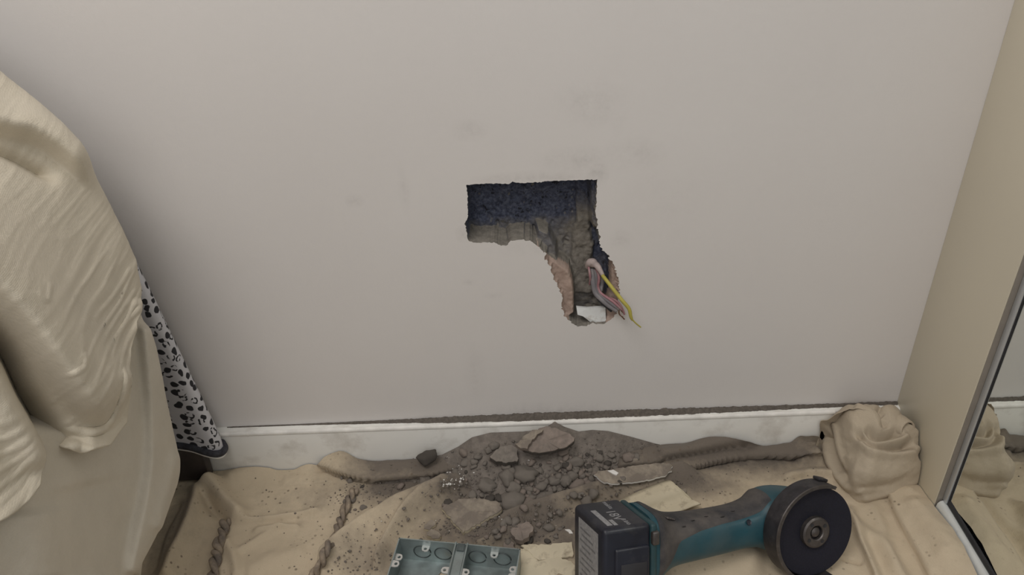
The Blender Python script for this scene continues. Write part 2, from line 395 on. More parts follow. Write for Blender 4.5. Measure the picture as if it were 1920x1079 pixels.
# other surfaces of the room
def quad(name, P, mat, label): return tag(pyd(name, P, [(0, 1, 2, 3)], mat, None, False), label, kind='structure')
quad('floor', [(XL, -3, 0), (XR, -3, 0), (XR, 0, 0), (XL, 0, 0)], M['carpet'], 'blue-grey carpeted floor under the dust sheet')
quad('wall_left', [(XL, -3, 0), (XL, 0, 0), (XL, 0, ZT), (XL, -3, ZT)], M['room'], 'plain pale wall left of the covered chair')
quad('wall_right', [(XR, -3, 0), (XR, 0, 0), (XR, 0, ZT), (XR, -3, ZT)], M['room'], 'plain wall behind the mirrored wardrobe')

# skirting board with a torn paint edge and a line of grinding dust
SKH, SKT, XC = .0695, .012, .470
prof = [(0, 0), (-SKT, 0), (-SKT, SKH-.003), (-SKT+.001, SKH-.001), (-SKT+.003, SKH), (0, SKH)]
bm = bmesh.new()
A_ = [bm.verts.new((XL, y, z)) for y, z in prof]; B_ = [bm.verts.new((XC, y, z)) for y, z in prof]
for i in range(len(prof)): bm.faces.new((A_[i], A_[(i+1) % len(prof)], B_[(i+1) % len(prof)], B_[i]))
bm.faces.new(A_); bm.faces.new(B_)
skirt = tag(autosmooth(bmo('baseboard_back', bm, M['skirt'])), 'white painted skirting board with a torn upper paint edge', kind='structure')
xs = np.arange(-.45, .39, .0012); n = len(xs)
tw = .0011 + .0012*np.clip(fbm(xs*160, xs*0+3, 3)+.15, 0, 1); th = .0004 + .0009*np.clip(fbm(xs*220, xs*0+8, 3)+.2, 0, 1)
V = np.stack([np.stack([xs, np.full(n, -SKT-.0004), np.full(n, SKH-.0045)], -1), np.stack([xs, -SKT-.0007-tw*.3, SKH-.0015+0*xs], -1),
              np.stack([xs, -SKT+.001+0*xs, SKH+th], -1), np.stack([xs, -SKT+.002+tw, SKH+.0002+0*xs], -1)])
gridmesh('torn_paint_edge', V, 4, n, M['torn'], skirt, flip=True)
# dust lying on the ledge
px_k = [420, 560, 640, 740, 860, 960, 1040, 1150, 1280, 1400, 1540]; w_k = [.0012, .0016, .0026, .0042, .0072, .0088, .0095, .0082, .0072, .006, .0045]
xk = [onY(p, 795, -.006)[0] for p in px_k]
xs = np.arange(xk[0], .4695, .0007); n = len(xs); w = np.interp(xs, xk, w_k)*(1+.22*fbm(xs*120, xs*0+1, 3)+.10*fbm(xs*600, xs*0+5, 2))
rows = []
for f, hh in ((0, .55), (.3, .62), (.6, .45), (.85, .2), (1, -.05)):
    rows.append(np.stack([xs, -w*f - .0002, SKH + w*hh*(1+.3*fbm(xs*300, xs*0+f*9, 3)) + .0001], -1))
tag(gridmesh('dust_ridge', np.array(rows), 5, n, M['dustline'], None, flip=True), 'ragged line of grey grinding dust along the skirting top', 'dust', kind='stuff')

# ------------------------------------------------------------------ wardrobe
YJ = onX(1806, 791, XC)[1]; XS = .4765; XM = .4795; YS = onX(1829.5, 791, XS)[1]; RZ = .036
ward = empty('wardrobe', (XC, -.05, 0)); tag(ward, 'wardrobe with cream side panel and mirrored sliding door', 'wardrobe')
def wb(name, x0, x1, y0, y1, z0, z1, mat, bev=0):
    return box(name, x0-XC, x1-XC, y0+.05, y1+.05, z0, z1, mat, ward, bev)
wb('side_panel', XC, XC+.03, YJ, -.0002, 0, 2.2, M['jamb'], .0006)
wb('frame_edge', XC+.0012, XC+.03, YJ-.0012, YJ-.0001, 0, 2.2, M['edge_shade'])  # thin edge strip with its shadow painted in as a brown tone
wb('mirror_door', XM, XM+.006, -1.1, YS-.0012, RZ+.003, 2.18, M['mirror'])
wb('door_stile', XS, XM+.012, YS, YJ-.0014, RZ+.001, 2.19, M['alu'], .0008)
wb('bottom_seal', XM-.0012, XM+.004, -1.1, YS-.0012, RZ+.0012, RZ+.007, M['rubber'])
wb('gasket', XM-.0012, XM+.008, YS-.0011, YS-.0001, RZ+.002, 2.18, M['rubber'])
pr = [(XM+.02, 0), (XM-.0080, 0), (XM-.0085, RZ-.009), (XM-.0078, RZ-.004), (XM-.0055, RZ-.001), (XM-.003, RZ), (XM-.0012, RZ), (XM-.0012, RZ-.003), (XM+.0006, RZ-.003), (XM+.0006, RZ+.001), (XM+.02, RZ+.001)]
bm = bmesh.new()
A_ = [bm.verts.new((x-XC, YJ-.003+.05, z)) for x, z in pr]; B_ = [bm.verts.new((x-XC, -1.1, z)) for x, z in pr]
for i in range(len(pr)): bm.faces.new((A_[i], A_[(i+1) % len(pr)], B_[(i+1) % len(pr)], B_[i]))
bm.faces.new(A_); bm.faces.new(B_); autosmooth(bmo('floor_rail', bm, M['rail'], ward), 50)

# ------------------------------------------------------------------ dust sheet on the floor (real folds)
SX = np.append(np.arange(-.72, .468, .002), .4695)
SY = np.concatenate([np.arange(-.0135, -.24, -.0015), np.arange(-.242, -.75, -.008)])
GX, GY = np.meshgrid(SX, SY); Z = np.full(GX.shape, .0075)
DXs = np.zeros(GX.shape); DYs = np.zeros(GX.shape)
def fold(L, h, w, kind='round', wb=None, lean=0., taper=.15, z=.006):
    """a fold along a traced line: 'round' ridge, 'flap' (plateau that ends sharply on the camera side) or 'crease'"""
    global Z, DXs, DYs
    P = np.array([onZ(*q, z)[:2] for q in L]); P = catmull(P, len(P)*6)
    D, S, U = polydist(GX, GY, P); s = D*S
    tp = sstep(0, taper, U)*sstep(0, taper, 1-U) if taper else 1.0
    if kind == 'round': q = np.exp(-(s/w)**2)
    elif kind == 'flap':
        q = sstep(w, -w*.2, s)*np.exp(-np.clip(-s-(wb or .02)*.4, 0, None)**2/((wb or .02)*.6)**2)
    elif kind == 'steep': q = np.where(s > 0, np.exp(-(s/w)**2), np.exp(-(s/(wb or 3*w))**2))
    else: q = -np.exp(-(s/w)**2)
    h = h*1.35; Z = Z + h*q*tp
    if lean:
        T = np.gradient(P, axis=0).mean(0); T /= np.linalg.norm(T); N = np.array([T[1], -T[0]])
        g = lean*h*q*tp*np.exp(-(s/(2*w))**2); DXs += N[0]*g; DYs += N[1]*g
# along the wall, left: flap with a sharp lower hem
fold([(585,868),(603,877),(649,890),(696,896),(743,895),(806,890),(868,876),(900,866)], .0095, .0012, 'flap', .032, .9, .08, .010)
fold([(545,866),(580,850),(609,842),(640,850),(675,862)], .014, .015, 'round', None, 0, .25, .020)
fold([(600,862),(640,876),(700,884)], .003, .010, 'round', None, 0, .3, .012)
fold([(420,905),(470,885),(520,872)], .005, .012)
# along the wall, right: dusty band, then a second flap with a dark gap under it
fold([(1140,872),(1200,867),(1237,862),(1312,849),(1369,839),(1425,833),(1480,830),(1560,832)], .0125, .0020, 'flap', .055, .4, .06, .020)
fold([(1235,888),(1262,881),(1297,875),(1341,864),(1387,855),(1425,852),(1460,854),(1500,856),(1545,860)], .0095, .0012, 'flap', .022, .95, .06, .010)
fold([(1280,840),(1370,826),(1450,820),(1520,822)], .003, .006, 'round', None, 0, .2, .022)
fold([(1480,812),(1510,802),(1535,790),(1550,785)], .014, .010, 'round', None, 0, .2, .035)
fold([(1500,818),(1530,815),(1550,818)], .006, .003, 'crease', None, 0, .2, .028)
fold([(1495,866),(1520,858),(1550,856)], .007, .007, 'round', None, 0, .2, .012)
# shadowed gaps just below the hems
fold([(600,882),(649,896),(696,902),(743,901),(806,896),(868,882)], .0060, .0020, 'crease', None, 0, .1, .008)
fold([(1200,872),(1237,867),(1312,854),(1369,844),(1425,838),(1480,835)], .0040, .0020, 'crease', None, 0, .15, .016)
fold([(1240,893),(1297,880),(1341,869),(1387,859),(1425,856),(1500,860)], .0070, .0022, 'crease', None, 0, .1, .008)
# ridges under and beside the rubble
fold([(895,902),(850,920),(800,937),(740,966),(680,1002),(630,1042),(590,1085)], .017, .0085, 'steep', .015, .5, .1, .014)
fold([(870,925),(830,942),(800,955),(755,988),(725,1028),(700,1080)], .012, .0055, 'round', None, .3, .12, .010)
fold([(1330,885),(1240,902),(1153,922),(1090,942),(1028,961),(960,985),(905,1010)], .016, .009, 'steep', .012, .5, .12, .014)
fold([(905,1012),(960,1002),(1010,987)], .003, .006, 'crease')
fold([(1000,1000),(940,1015),(880,1030)], .007, .006)
# left, below the chair
fold([(374,884),(370,905),(364,930),(346,980),(322,1030),(302,1090)], .0150, .0110, 'round', None, 0, .1, .026)
fold([(374,895),(382,935),(412,968),(440,988)], .006, .006, 'crease', None, 0, .15, .004)
fold([(392,890),(405,925),(435,960),(470,980)], .008, .010, 'round', None, 0, .2, .012)
fold([(335,930),(318,965),(295,1010),(276,1085)], .010, .007, 'crease')
fold([(395,900),(430,950),(462,985)], .008, .012)
fold([(440,985),(500,977),(560,968),(610,955)], .005, .0045)
fold([(470,1000),(520,992),(570,990)], .004, .004)
fold([(420,1010),(440,1050),(445,1090)], .005, .006)
fold([(520,917),(570,912),(630,905)], .0022, .0012, 'flap', .02, .3)
fold([(440,1040),(500,1005),(540,985)], .003, .005)
fold([(450,1075),(520,1050),(580,1030)], .003, .012)
# right, in front of the bundle
fold([(1460,905),(1520,893),(1570,898),(1600,912),(1620,940)], .007, .004, 'steep', .010)
fold([(1590,945),(1600,975),(1612,1010),(1628,1050),(1645,1090),(1660,1130)], .011, .0045, 'round', None, .4, .2)
fold([(1600,970),(1620,1000),(1650,1030),(1690,1090),(1720,1130)], .006, .009, 'round', None, 0, .25)
fold([(1640,900),(1664,935),(1680,975),(1705,1020),(1740,1090),(1760,1130)], .0075, .0022, 'flap', .03, .4, .2)
fold([(1700,950),(1730,1000),(1780,1080)], .004, .015)
fold([(1625,930),(1640,960),(1655,1010),(1675,1080),(1690,1130)], .004, .008, 'round', None, 0, .3)
fold([(1578,1050),(1600,1057),(1618,1060)], .004, .0025, 'crease')
# hump under the grinder
fold([(1230,1075),(1300,1060),(1380,1050),(1440,1062)], .012, .020)
fold([(1180,1010),(1260,985),(1330,975)], .006, .02)
Z += .0030*fbm(GX*22, GY*22, 3) + .0011*fbm(GX*70+3, GY*60, 3)
Z += (.021+.006*np.sin(GY*30+1.2))*sstep(.415, .470, GX)**1.3*sstep(-.06, -.10, GY)
Z = np.maximum(Z, .0016)
BOXP1 = onZ(748, 1009, .038); BOXP2 = onZ(976, 1030, .038)
bu = (BOXP2-BOXP1); BOXL = np.linalg.norm(bu[:2]); bu = bu/np.linalg.norm(bu); bv = np.array([bu[1], -bu[0], 0])     # bv points to the camera
def flat(c, u, v, l, wdt, zt, m=.012):
    global Z, DXs, DYs
    a = (GX-c[0])*u[0]+(GY-c[1])*u[1]; b = (GX-c[0])*v[0]+(GY-c[1])*v[1]
    k = sstep(-m, 0, a)*sstep(-m, 0, l-a)*sstep(-m, 0, b)*sstep(-m, 0, wdt-b)
    Z = Z*(1-k)+np.minimum(Z, zt)*k; DXs = DXs*(1-k); DYs = DYs*(1-k)
flat(BOXP1, bu, bv, BOXL, .075, .0025)
SHEETZ = Z.copy()
# dust laid over the canvas round the heap
hx, hy = onZ(1000, 870)[:2]
DUSTV = 1.5*np.exp(-(((GX-hx)/.165)**2+((GY+.03)/.085)**2))
def dustspot(px, py, rx, ry, k):
    global DUSTV
    q = onZ(px, py, .008); DUSTV = np.maximum(DUSTV, k*np.exp(-(((GX-q[0])/rx)**2+((GY-q[1])/ry)**2)))
DUSTV = np.maximum(DUSTV, .95*np.exp(-((GY+.02)/.038)**2)*sstep(-.26, -.16, GX)*sstep(.46, .32, GX))
dustspot(760, 915, .075, .030, 1.05); dustspot(950, 985, .105, .042, 1.15); dustspot(1270, 905, .075, .026, .95); dustspot(850, 1000, .05, .03, .8)
dustspot(700, 1055, .05, .03, .55); dustspot(1060, 1000, .05, .04, .9); dustspot(600, 930, .05, .03, .35); dustspot(1600, 860, .06, .03, .45); dustspot(300, 1000, .04, .05, .35)
DUSTV += .10
sheet = gridmesh('dust_sheet', np.stack([GX+DXs, np.minimum(GY+DYs, -.0128), Z], -1), GX.shape[0], GX.shape[1], M['sheet'], flip=True)
attr(sheet, 'dust', DUSTV)
_px, _py = proj(np.stack([GX, GY, Z], -1)); _cut = inpoly(_px, _py, [(-400,700),(335,835),(352,866),(348,880),(325,893),(312,910),(300,930),(-400,960)]).ravel()
bm = bmesh.new(); bm.from_mesh(sheet.data); bm.verts.ensure_lookup_table(); bmesh.ops.delete(bm, geom=[v for v in bm.verts if _cut[v.index]], context='VERTS'); bm.to_mesh(sheet.data); bm.free()
tag(sheet, 'rumpled cream canvas dust sheet spread over the floor', 'dust sheet')
def sheet_z(x, y):
    i = np.clip(np.searchsorted(-SY, -y), 1, len(SY)-1); j = np.clip(np.searchsorted(SX, x), 1, len(SX)-1)
    return float(max(SHEETZ[i, j], SHEETZ[i-1, j-1]))

# ------------------------------------------------------------------ rubble heap
sil = [(690,876,0),(790,868,0),(830,858,0),(860,843,0),(885,826,0),(920,817,0),(980,815,0),(1010,812,0),(1026,806,0),(1040,796,0),(1058,806,0),(1085,815,0),(1110,812,0),(1140,814,0),(1180,824,0),(1230,838,0),(1290,850,0)]
sp = np.array([onY(a, b, -.013)[[0, 2]] for a, b, _ in sil])
frt = np.array([onZ(*q, .004)[:2] for q in [(680,905),(740,925),(800,935),(850,945),(900,962),(940,975),(965,976),(1000,964),(1060,948),(1120,928),(1170,908),(1205,885),(1250,856),(1300,850)]])
HX = np.arange(sp[0, 0], sp[-1, 0], .0016); HY = np.arange(-.0128, -.125, -.0016); HGX, HGY = np.meshgrid(HX, HY)
hw = np.interp(HGX, sp[:, 0], sp[:, 1]); fy = np.minimum(np.interp(HGX, frt[:, 0], frt[:, 1]), -.03)
tt = (HGY+.0128)/(fy+.0128)
HZ = np.clip(hw, .0, None)*np.clip(1-tt, 0, 1)**1.15 + .0045*sstep(1.0, .75, tt)*sstep(sp[0, 0], sp[0, 0]+.05, HGX)
HZ += (.0035*fbm(HGX*55, HGY*55, 4) + .0016*fbm(HGX*260, HGY*260, 3))*sstep(1.1, .8, tt)*sstep(0, .1, tt) 
HZ = np.where(tt > 1, -.002, HZ)
i = np.clip(np.searchsorted(SX, HGX), 0, len(SX)-1); j = np.clip(np.searchsorted(-SY, -HGY), 0, len(SY)-1)
under = SHEETZ[j, i]
HZs = np.where(HZ > under-.0005, HZ, np.minimum(HZ, under)-.016*sstep(.0, .003, under-HZ)-.001)
heap = gridmesh('rubble_heap', np.stack([HGX, HGY, HZs], -1), HGX.shape[0], HGX.shape[1], M['heap'], flip=True)
tag(heap, 'heap of fine grey masonry dust piled against the skirting', 'rubble', kind='stuff')
def top_z(x, y):
    z = sheet_z(x, y)
    if HX[0] < x < HX[-1] and HY[-1] < y < HY[0]:
        z = max(z, float(HZs[min(len(HY)-1, int((HY[0]-y)/.0016)), min(len(HX)-1, int((x-HX[0])/.0016))]))
    return z
_ZS = np.arange(.12, -.002, -.0004)
def surf(px, py):
    """where the sight line through a traced pixel meets sheet or heap"""
    d = _ray(px, py); P = C_O + d*((_ZS-C_O[2])/d[2])[:, None]
    if P[0, 1] > -.0128: return onY(px, py, -.0128)
    i = np.clip(np.searchsorted(-SY, -P[:, 1]), 1, len(SY)-1); j = np.clip(np.searchsorted(SX, P[:, 0]), 1, len(SX)-1); z = SHEETZ[i, j]
    m = (P[:, 0] > HX[0]) & (P[:, 0] < HX[-1]) & (P[:, 1] > HY[-1]) & (P[:, 1] < HY[0])
    hz = HZs[np.clip(((HY[0]-P[:, 1])/.0016).astype(int), 0, len(HY)-1), np.clip(((P[:, 0]-HX[0])/.0016).astype(int), 0, len(HX)-1)]
    z = np.where(m, np.maximum(z, hz), z); hit = (P[:, 2] <= z) | (P[:, 1] > -.0128)
    k = int(np.argmax(hit)) if hit.any() else len(P)-1
    return onY(px, py, -.0128) if P[k, 1] > -.0128 else P[k]

# lumps of mortar
def lump_mesh(name, sub, rough, seed, flatn=1.0):
    r = np.random.default_rng(seed); b = bmesh.new(); bmesh.ops.create_icosphere(b, subdivisions=sub, radius=1)
    cuts = r.normal(size=(7, 3)); cuts /= np.linalg.norm(cuts, axis=1)[:, None]; off = r.uniform(.55, .9, 7)
    for v in b.verts:
        p = np.array(v.co)
        for c, o_ in zip(cuts, off):
            e = p @ c - o_
            if e > 0: p = p - c*e*.85
        k = 1 + rough*float(fbm(np.array([p[0]*2.1+seed]), np.array([p[1]*2.1+p[2]*1.7]), 3)[0])
        v.co = p*k
    me = bpy.data.meshes.new(name); b.to_mesh(me); b.free(); me.polygons.foreach_set('use_smooth', [True]*len(me.polygons)); return me
small = [lump_mesh('rubble_lump', 2, .35, s) for s in range(9)]
big = [lump_mesh('rubble_lump', 3, .30, 40+s) for s in range(6)]
for k, m_ in enumerate(small): m_.materials.append([M['stone'], M['stone'], M['stone'], M['stone_pink'], M['stone_dark'], M['stone'], M['stone'], M['stone_pink'], M['stone']][k])
def put(name, me, px, py, sx, sy, sz, rz=None, sink=.35, mat=None, label=None, cat='rubble', group=None):
    p = surf(px, py); o = bpy.data.objects.new(name, me); COL.objects.link(o)
    o.scale = (sx, sy, sz); o.rotation_euler = (random.uniform(-.3, .3), random.uniform(-.3, .3), random.uniform(0, 6.28) if rz is None else rz)
    o.location = (p[0], min(p[1], -.0128-max(sx, sy)*.9), p[2] + sz*(1-2*sink)*.5)
    if mat is not None: o.material_slots[0].link = 'OBJECT'; o.material_slots[0].material = mat
    tag(o, label, cat, group); return o
for m_ in big: m_.materials.append(M['stone'])
for q in [(805,846,.0115,.009,.0085,.3,.2,'stone_dark','dark mortar clod against the skirting, left of the heap'),
          (982,893,.0145,.0125,.0105,.2,.4,'stone','largest rounded grey lump in the middle of the heap'),
          (951,897,.0075,.0115,.009,.4,.35,'stone','upright oblong grey lump left of the largest rounded lump'),
          (962,946,.0125,.014,.011,.3,.3,'stone','big grey lump at the foot of the heap, near the angled ridge'),
          (911,914,.0105,.0095,.008,.0,.35,'stone','rounded lump on the left flank of the heap'),
          (1020,940,.013,.008,.0065,.2,.3,'stone','wide lump at the lower edge of the heap'),
          (992,951,.0095,.0085,.008,.9,.3,'stone_pink','pale pointed lump beside the wide lump at the heap foot'),
          (1038,905,.0075,.006,.006,.5,.3,'stone','oval lump below the heap centre, right of the rounded lump'),
          (1062,905,.005,.0075,.007,.1,.3,'stone','upright narrow lump right of the heap centre'),
          (1083,912,.009,.008,.006,.5,.3,'stone_pink','pinkish lump right of the heap centre'),
          (1078,866,.0095,.007,.006,.2,.4,'stone','half buried oval lump on the upper right of the heap'),
          (1178,862,.007,.006,.006,.4,.25,'stone_pink','pinkish lump at the right end of the heap'),
          (1190,866,.0075,.005,.005,.5,.25,'creamdusty','cream flecked lump at the far right end of the heap'),
          (796,906,.0075,.007,.006,.2,.3,'stone','grey lump on the left tail of the heap below the hem'),
          (963,918,.007,.008,.0075,.2,.35,'stone','lump wedged below the largest rounded lump'),
          (927,838,.006,.005,.005,.2,.35,'stone','small round lump high on the left of the heap'),
          (917,846,.0045,.004,.004,.2,.35,'stone','smallest round lump high on the left of the heap')]:
    put('rubble_lump', big[random.randrange(6)], q[0], q[1], q[2]*1.25, q[3]*1.2, q[4]*1.15, q[5], q[6], M[q[7]], q[8])
# the countless lesser lumps, placed one by one
zones = [((835,940),(900,985),14,'around the dusty tile shaped paint fragment'), ((1050,850),(1200,915),95,'on the right shoulder of the rubble heap'), ((985,868),(1120,935),75,'in the middle of the rubble heap'), ((880,905),(1010,965),45,'at the lower left foot of the rubble heap'),
         ((860,850),(960,890),12,'high on the left flank of the rubble heap'), ((740,885),(880,915),26,'in the left tail of the rubble below the sheet hem'), ((640,880),(760,960),14,'scattered near the top of the longer twisted cord'),
         ((880,960),(1065,1020),30,'strewn between the metal box and the heap'), ((1000,925),(1110,950),14,'along the lower front edge of the rubble heap')]
TONE = ['grey', 'grey', 'grey', 'pinkish', 'dark', 'grey', 'grey', 'pinkish', 'grey']
for (ax, ay), (bx_, by_), cnt, where in zones:
    for _ in range(cnt):
        s = random.choice([.0022, .0026, .0032, .0038, .0046, .0058]) * random.uniform(.8, 1.2)
        px, py = random.uniform(ax, bx_), random.uniform(ay, by_)
        if px > 1100 and py > 935 - (px-1100)*.35: continue
        ki = random.randrange(9); put('rubble_pebble', small[ki], px, py, s*random.uniform(.8, 1.4), s*random.uniform(.8, 1.3), s*random.uniform(.7, 1), None, .2, None,
            'small %s mortar lump %s' % (TONE[ki], where), 'rubble', 'small %s lumps %s' % (TONE[ki], where))
# crumbs too small to count
def crumbs(name, mat, label, spots, seed):
    r = np.random.default_rng(seed); V = []; F = []
    base = np.array([(1, 1, 1), (1, -1, -1), (-1, 1, -1), (-1, -1, 1)])/1.5
    oc = np.array([(1, 0, 0), (-1, 0, 0), (0, 1, 0), (0, -1, 0), (0, 0, 1), (0, 0, -1)], float); of = [(0, 2, 4), (2, 1, 4), (1, 3, 4), (3, 0, 4), (2, 0, 5), (1, 2, 5), (3, 1, 5), (0, 3, 5)]
    for (px, py, sx, sy, cnt, s0, s1) in spots:
        for _ in range(cnt):
            p = surf(px+r.normal()*sx, py+r.normal()*sy)
            if p[1] > -.014 or p[0] > .48: continue
            s = r.uniform(s0, s1)*np.exp(r.normal()*.25); k = len(V)
            for v in oc: V.append(p+np.array([0, 0, s*.5])+v*s*r.uniform(.6, 1.2, 3))
            F += [tuple(k+i for i in f) for f in of]
    return tag(pyd(name, V, F, mat, None, True), label, 'crumbs', kind='stuff')
crumbs('mortar_crumbs', M['heap'], 'scattered grey mortar crumbs over heap and sheet',
       [(1000,890,90,35,500,.0006,.0018), (1120,880,60,25,260,.0006,.0016), (800,905,70,18,230,.0005,.0016), (690,930,45,30,150,.0005,.0013), (930,985,85,26,420,.0006,.0018),
        (660,1010,70,45,90,.0005,.0011), (1290,895,60,22,90,.0004,.0011), (480,960,70,50,35,.0005,.0010), (1480,900,60,35,22,.0005,.0012), (700,1050,50,25,110,.0006,.0017), (1230,925,60,15,60,.0006,.0014)], 5)
crumbs('white_crumbs', M['whitebit'], 'white paint and polystyrene crumbs on the rubble', [(852,890,14,10,26,.0010,.0018), (845,905,10,7,12,.0010,.0017), (994,868,3,4,3,.001,.0014), (900,975,60,18,10,.0008,.0013), (1040,978,12,6,4,.0008,.0013), (1010,890,30,15,6,.0006,.001), (838,858,3,3,2,.0008,.0012)], 9)

# flat broken pieces ------------------------------------------------
def slab(name, L, z, thick, mat, label, cat, tilt=(0, 0), edge=None, rough=.0008, parent=None, group=None, relief=0., auto=55):
    """outline traced on an inclined plane through height z, then given thickness and a rough broken edge"""
    nrm = np.array([-tilt[0], -tilt[1], 1.0])
    if auto:
        for _ in range(4):
            c0 = onZ(*np.mean(L, axis=0), z); R = []
            for q in L:
                d = _ray(*q); R.append(C_O+d*(((c0-C_O) @ nrm)/(d @ nrm)))
            z += float(np.percentile([top_z(p[0], min(p[1], -.014))-(p[2]-thick) for p in R], auto))
    c0 = onZ(*np.mean(L, axis=0), z)
    P = []
    for q in L:
        d = _ray(*q); k = ((c0-C_O) @ nrm)/(d @ nrm); P.append(C_O+d*k)
    P = np.array(P); R = []
    for a in range(len(P)):
        p, q = P[a], P[(a+1) % len(P)]; m = max(1, int(np.linalg.norm(q-p)/.003))
        for k in range(m): R.append(p+(q-p)*k/m+np.r_[RNG.normal(0, rough, 2), 0])
    R = np.array(R); n = len(R); dn = nrm/np.linalg.norm(nrm)*thick; cen = R.mean(0)
    r1 = cen+(R-cen)*.985; r2 = cen+(R-cen)*.6 
    V = np.vstack([R-dn, R-dn*.15, r1, r2+RNG.normal(0, 1, (n, 3))*np.array([0, 0, relief]), cen[None]]) - c0
    F = [tuple(range(n))[::-1]]
    for lv in (0, 1, 2):
        F += [(lv*n+k, lv*n+(k+1) % n, (lv+1)*n+(k+1) % n, (lv+1)*n+k) for k in range(n)]
    F += [(3*n+k, 3*n+(k+1) % n, 4*n) for k in range(n)]
    o = pyd(name, V, F, mat, parent, False); o.location = c0; autosmooth(o, 40)
    if edge is not None:
        o.data.materials.append(edge)
        for f in o.data.polygons:
            if 1 <= f.index <= n: f.material_index = 1
    return tag(o, label, cat, group)
zz = lambda px, py, d=.002: top_z(*onZ(px, py, .01)[:2])+d
slab('plaster_fragment', [(972,832),(1012,803),(1024,798),(1050,806),(1078,820),(1077,826),(1062,838),(1035,846),(1008,850),(984,846)], .066, .007, M['stone_pink'], 'large pinkish plaster fragment leaning on top of the heap', 'plaster', (.05, .35), M['stone_dark'], relief=.0006, auto=0)
slab('plaster_strip', [(967,834),(984,816),(1004,806),(1018,806),(998,826),(988,842),(976,842)], .071, .006, M['creamdusty'], 'pale plaster strip beside the large leaning fragment', 'plaster', (.05, .35), M['stone_pink'], auto=0)
slab('mortar_slab', [(918,860),(922,852),(938,838),(962,834),(970,842),(971,866),(955,867),(930,865)], .050, .008, M['stone'], 'flat grey mortar slab lying left of the leaning fragment', 'mortar', (-.05, .3), M['stone_dark'], relief=.0006, auto=0)
slab('plaster_sheet', [(1114,890),(1122,884),(1150,880),(1200,872),(1240,868),(1256,869),(1262,874),(1260,883),(1246,892),(1222,899),(1180,905),(1148,908),(1132,905)], .019, .0032, M['creamdusty'], 'curved thin plaster sheet with a pale broken edge, right of heap', 'plaster', (-.05, .12), M['whitebit'], .0006, auto=85)
PLZ = bpy.data.objects['plaster_sheet'].location.z
slab('plaster_flake', [(1065,923),(1085,925),(1105,930),(1100,933),(1080,930)], .012, .0015, M['stone_pink'], 'thin plaster sliver at the lower right of the heap', 'plaster', (0, .2), M['creamdusty'], .0004)
slab('paint_fragment', [(829,954),(836,948),(862,936),(900,934),(938,944),(941,957),(915,972),(868,1000),(850,980)], .016, .0055, M['creamdusty'], 'dust covered tile shaped paint fragment above the metal box', 'plaster', (.02, .12), M['cream'], .0007, relief=.0005, auto=85)
slab('plaster_chunk', [(953,985),(972,982),(992,980),(1003,992),(995,1003),(980,1015),(966,1012),(957,998)], .016, .008, M['stone_pink'], 'angular pinkish plaster chunk above the cream card', 'plaster', (.05, .15), M['stone_pink'], relief=.0006)
slab('plaster_crumb', [(795,985),(808,974),(817,976),(816,986),(804,994),(795,992)], .012, .004, M['creamdusty'], 'upper of two cream chips above the metal box', 'plaster', (0, .1), M['cream'], auto=80)
slab('plaster_crumb', [(798,1001),(808,992),(827,1001),(822,1009),(810,1010)], .011, .005, M['creamdusty'], 'lower of two cream chips touching the metal box', 'plaster', (0, .1), M['cream'], auto=85)
slab('plaster_chip', [(940,1030),(948,1012),(954,1008),(964,1020),(966,1034),(955,1036)], .010, .004, M['stone_pink'], 'pinkish plaster chip under the angular chunk', 'plaster', (0, .1))
slab('plaster_chip', [(1190,915),(1196,905),(1212,905),(1216,918),(1205,925),(1188,925)], .013, .002, M['creamdusty'], 'dusty chip tucked below the curved plaster sheet', 'plaster', (0, .1))
slab('paint_chip', [(1140,884),(1150,881),(1160,886),(1156,890),(1148,889)], PLZ+.003, .002, M['whitebit'], 'white paint chip lying on the curved plaster sheet', 'paint chip', (0, .1), auto=0)
slab('paint_chip', [(1058,992),(1066,993),(1074,999),(1070,1001)], .010, .0012, M['whitebit'], 'pale paint chip beside the battery', 'paint chip', (0, .1))
slab('paint_chip', [(1268,918),(1285,917),(1288,925),(1276,928)], .012, .002, M['creamdusty'], 'cream chip at the corner of the folded card', 'paint chip', (0, .1))
slab('cardboard_piece', [(977,1024),(982,1022),(1030,1021),(1073,1016),(1074,1044),(1045,1046),(1012,1051),(1000,1044),(990,1034)], .016, .0025, M['cream'], 'straight cream card strip between metal box and battery', 'card', (0, .12), M['cream'], .0005, auto=90)
slab('cardboard_piece', [(974,1030),(984,1028),(998,1042),(1010,1054),(1032,1047),(1050,1046),(1076,1056),(1086,1064),(1083,1069),(1095,1076),(1085,1086),(1062,1079),(1048,1074),(1036,1082),(1020,1100),(974,1098)], .012, .0025, M['cream'], 'torn cream card with a ragged notch at the frame bottom', 'card', (0, .05), M['cream'], .0007, auto=40)
# folded cream card under the grinder: two leaves that meet in a crease
def leaf(L, zs):
    return np.array([onZ(q[0], q[1], z) for q, z in zip(L, zs)])
fc = [([(1150,946),(1190,926),(1222,912),(1252,902),(1262,905)], .021), ([(1165,960),(1205,945),(1240,930),(1270,917),(1272,915)], .0245), ([(1190,968),(1222,957),(1255,945),(1288,932),(1288,931)], .018), ([(1200,985),(1235,972),(1268,962),(1300,950),(1314,946)], .021)]
G = np.array([catmull([onZ(*q, z+.001*math.sin(k*2)) for k, q in enumerate(L)], 17) for L, z in fc])
G = np.array([catmull(G[:, k], 13) for k in range(17)])
G[..., 2] += .0006*fbm(G[..., 0]*120, G[..., 1]*120, 3)
c0 = G.mean((0, 1)); o = gridmesh('folded_card', G-c0, 17, 13, M['cream'])
o.location = c0; sm = o.modifiers.new('thick', 'SOLIDIFY'); sm.thickness = .0016; sm.offset = 0
tag(o, 'folded cream card lying dusty behind the grinder grip', 'card')

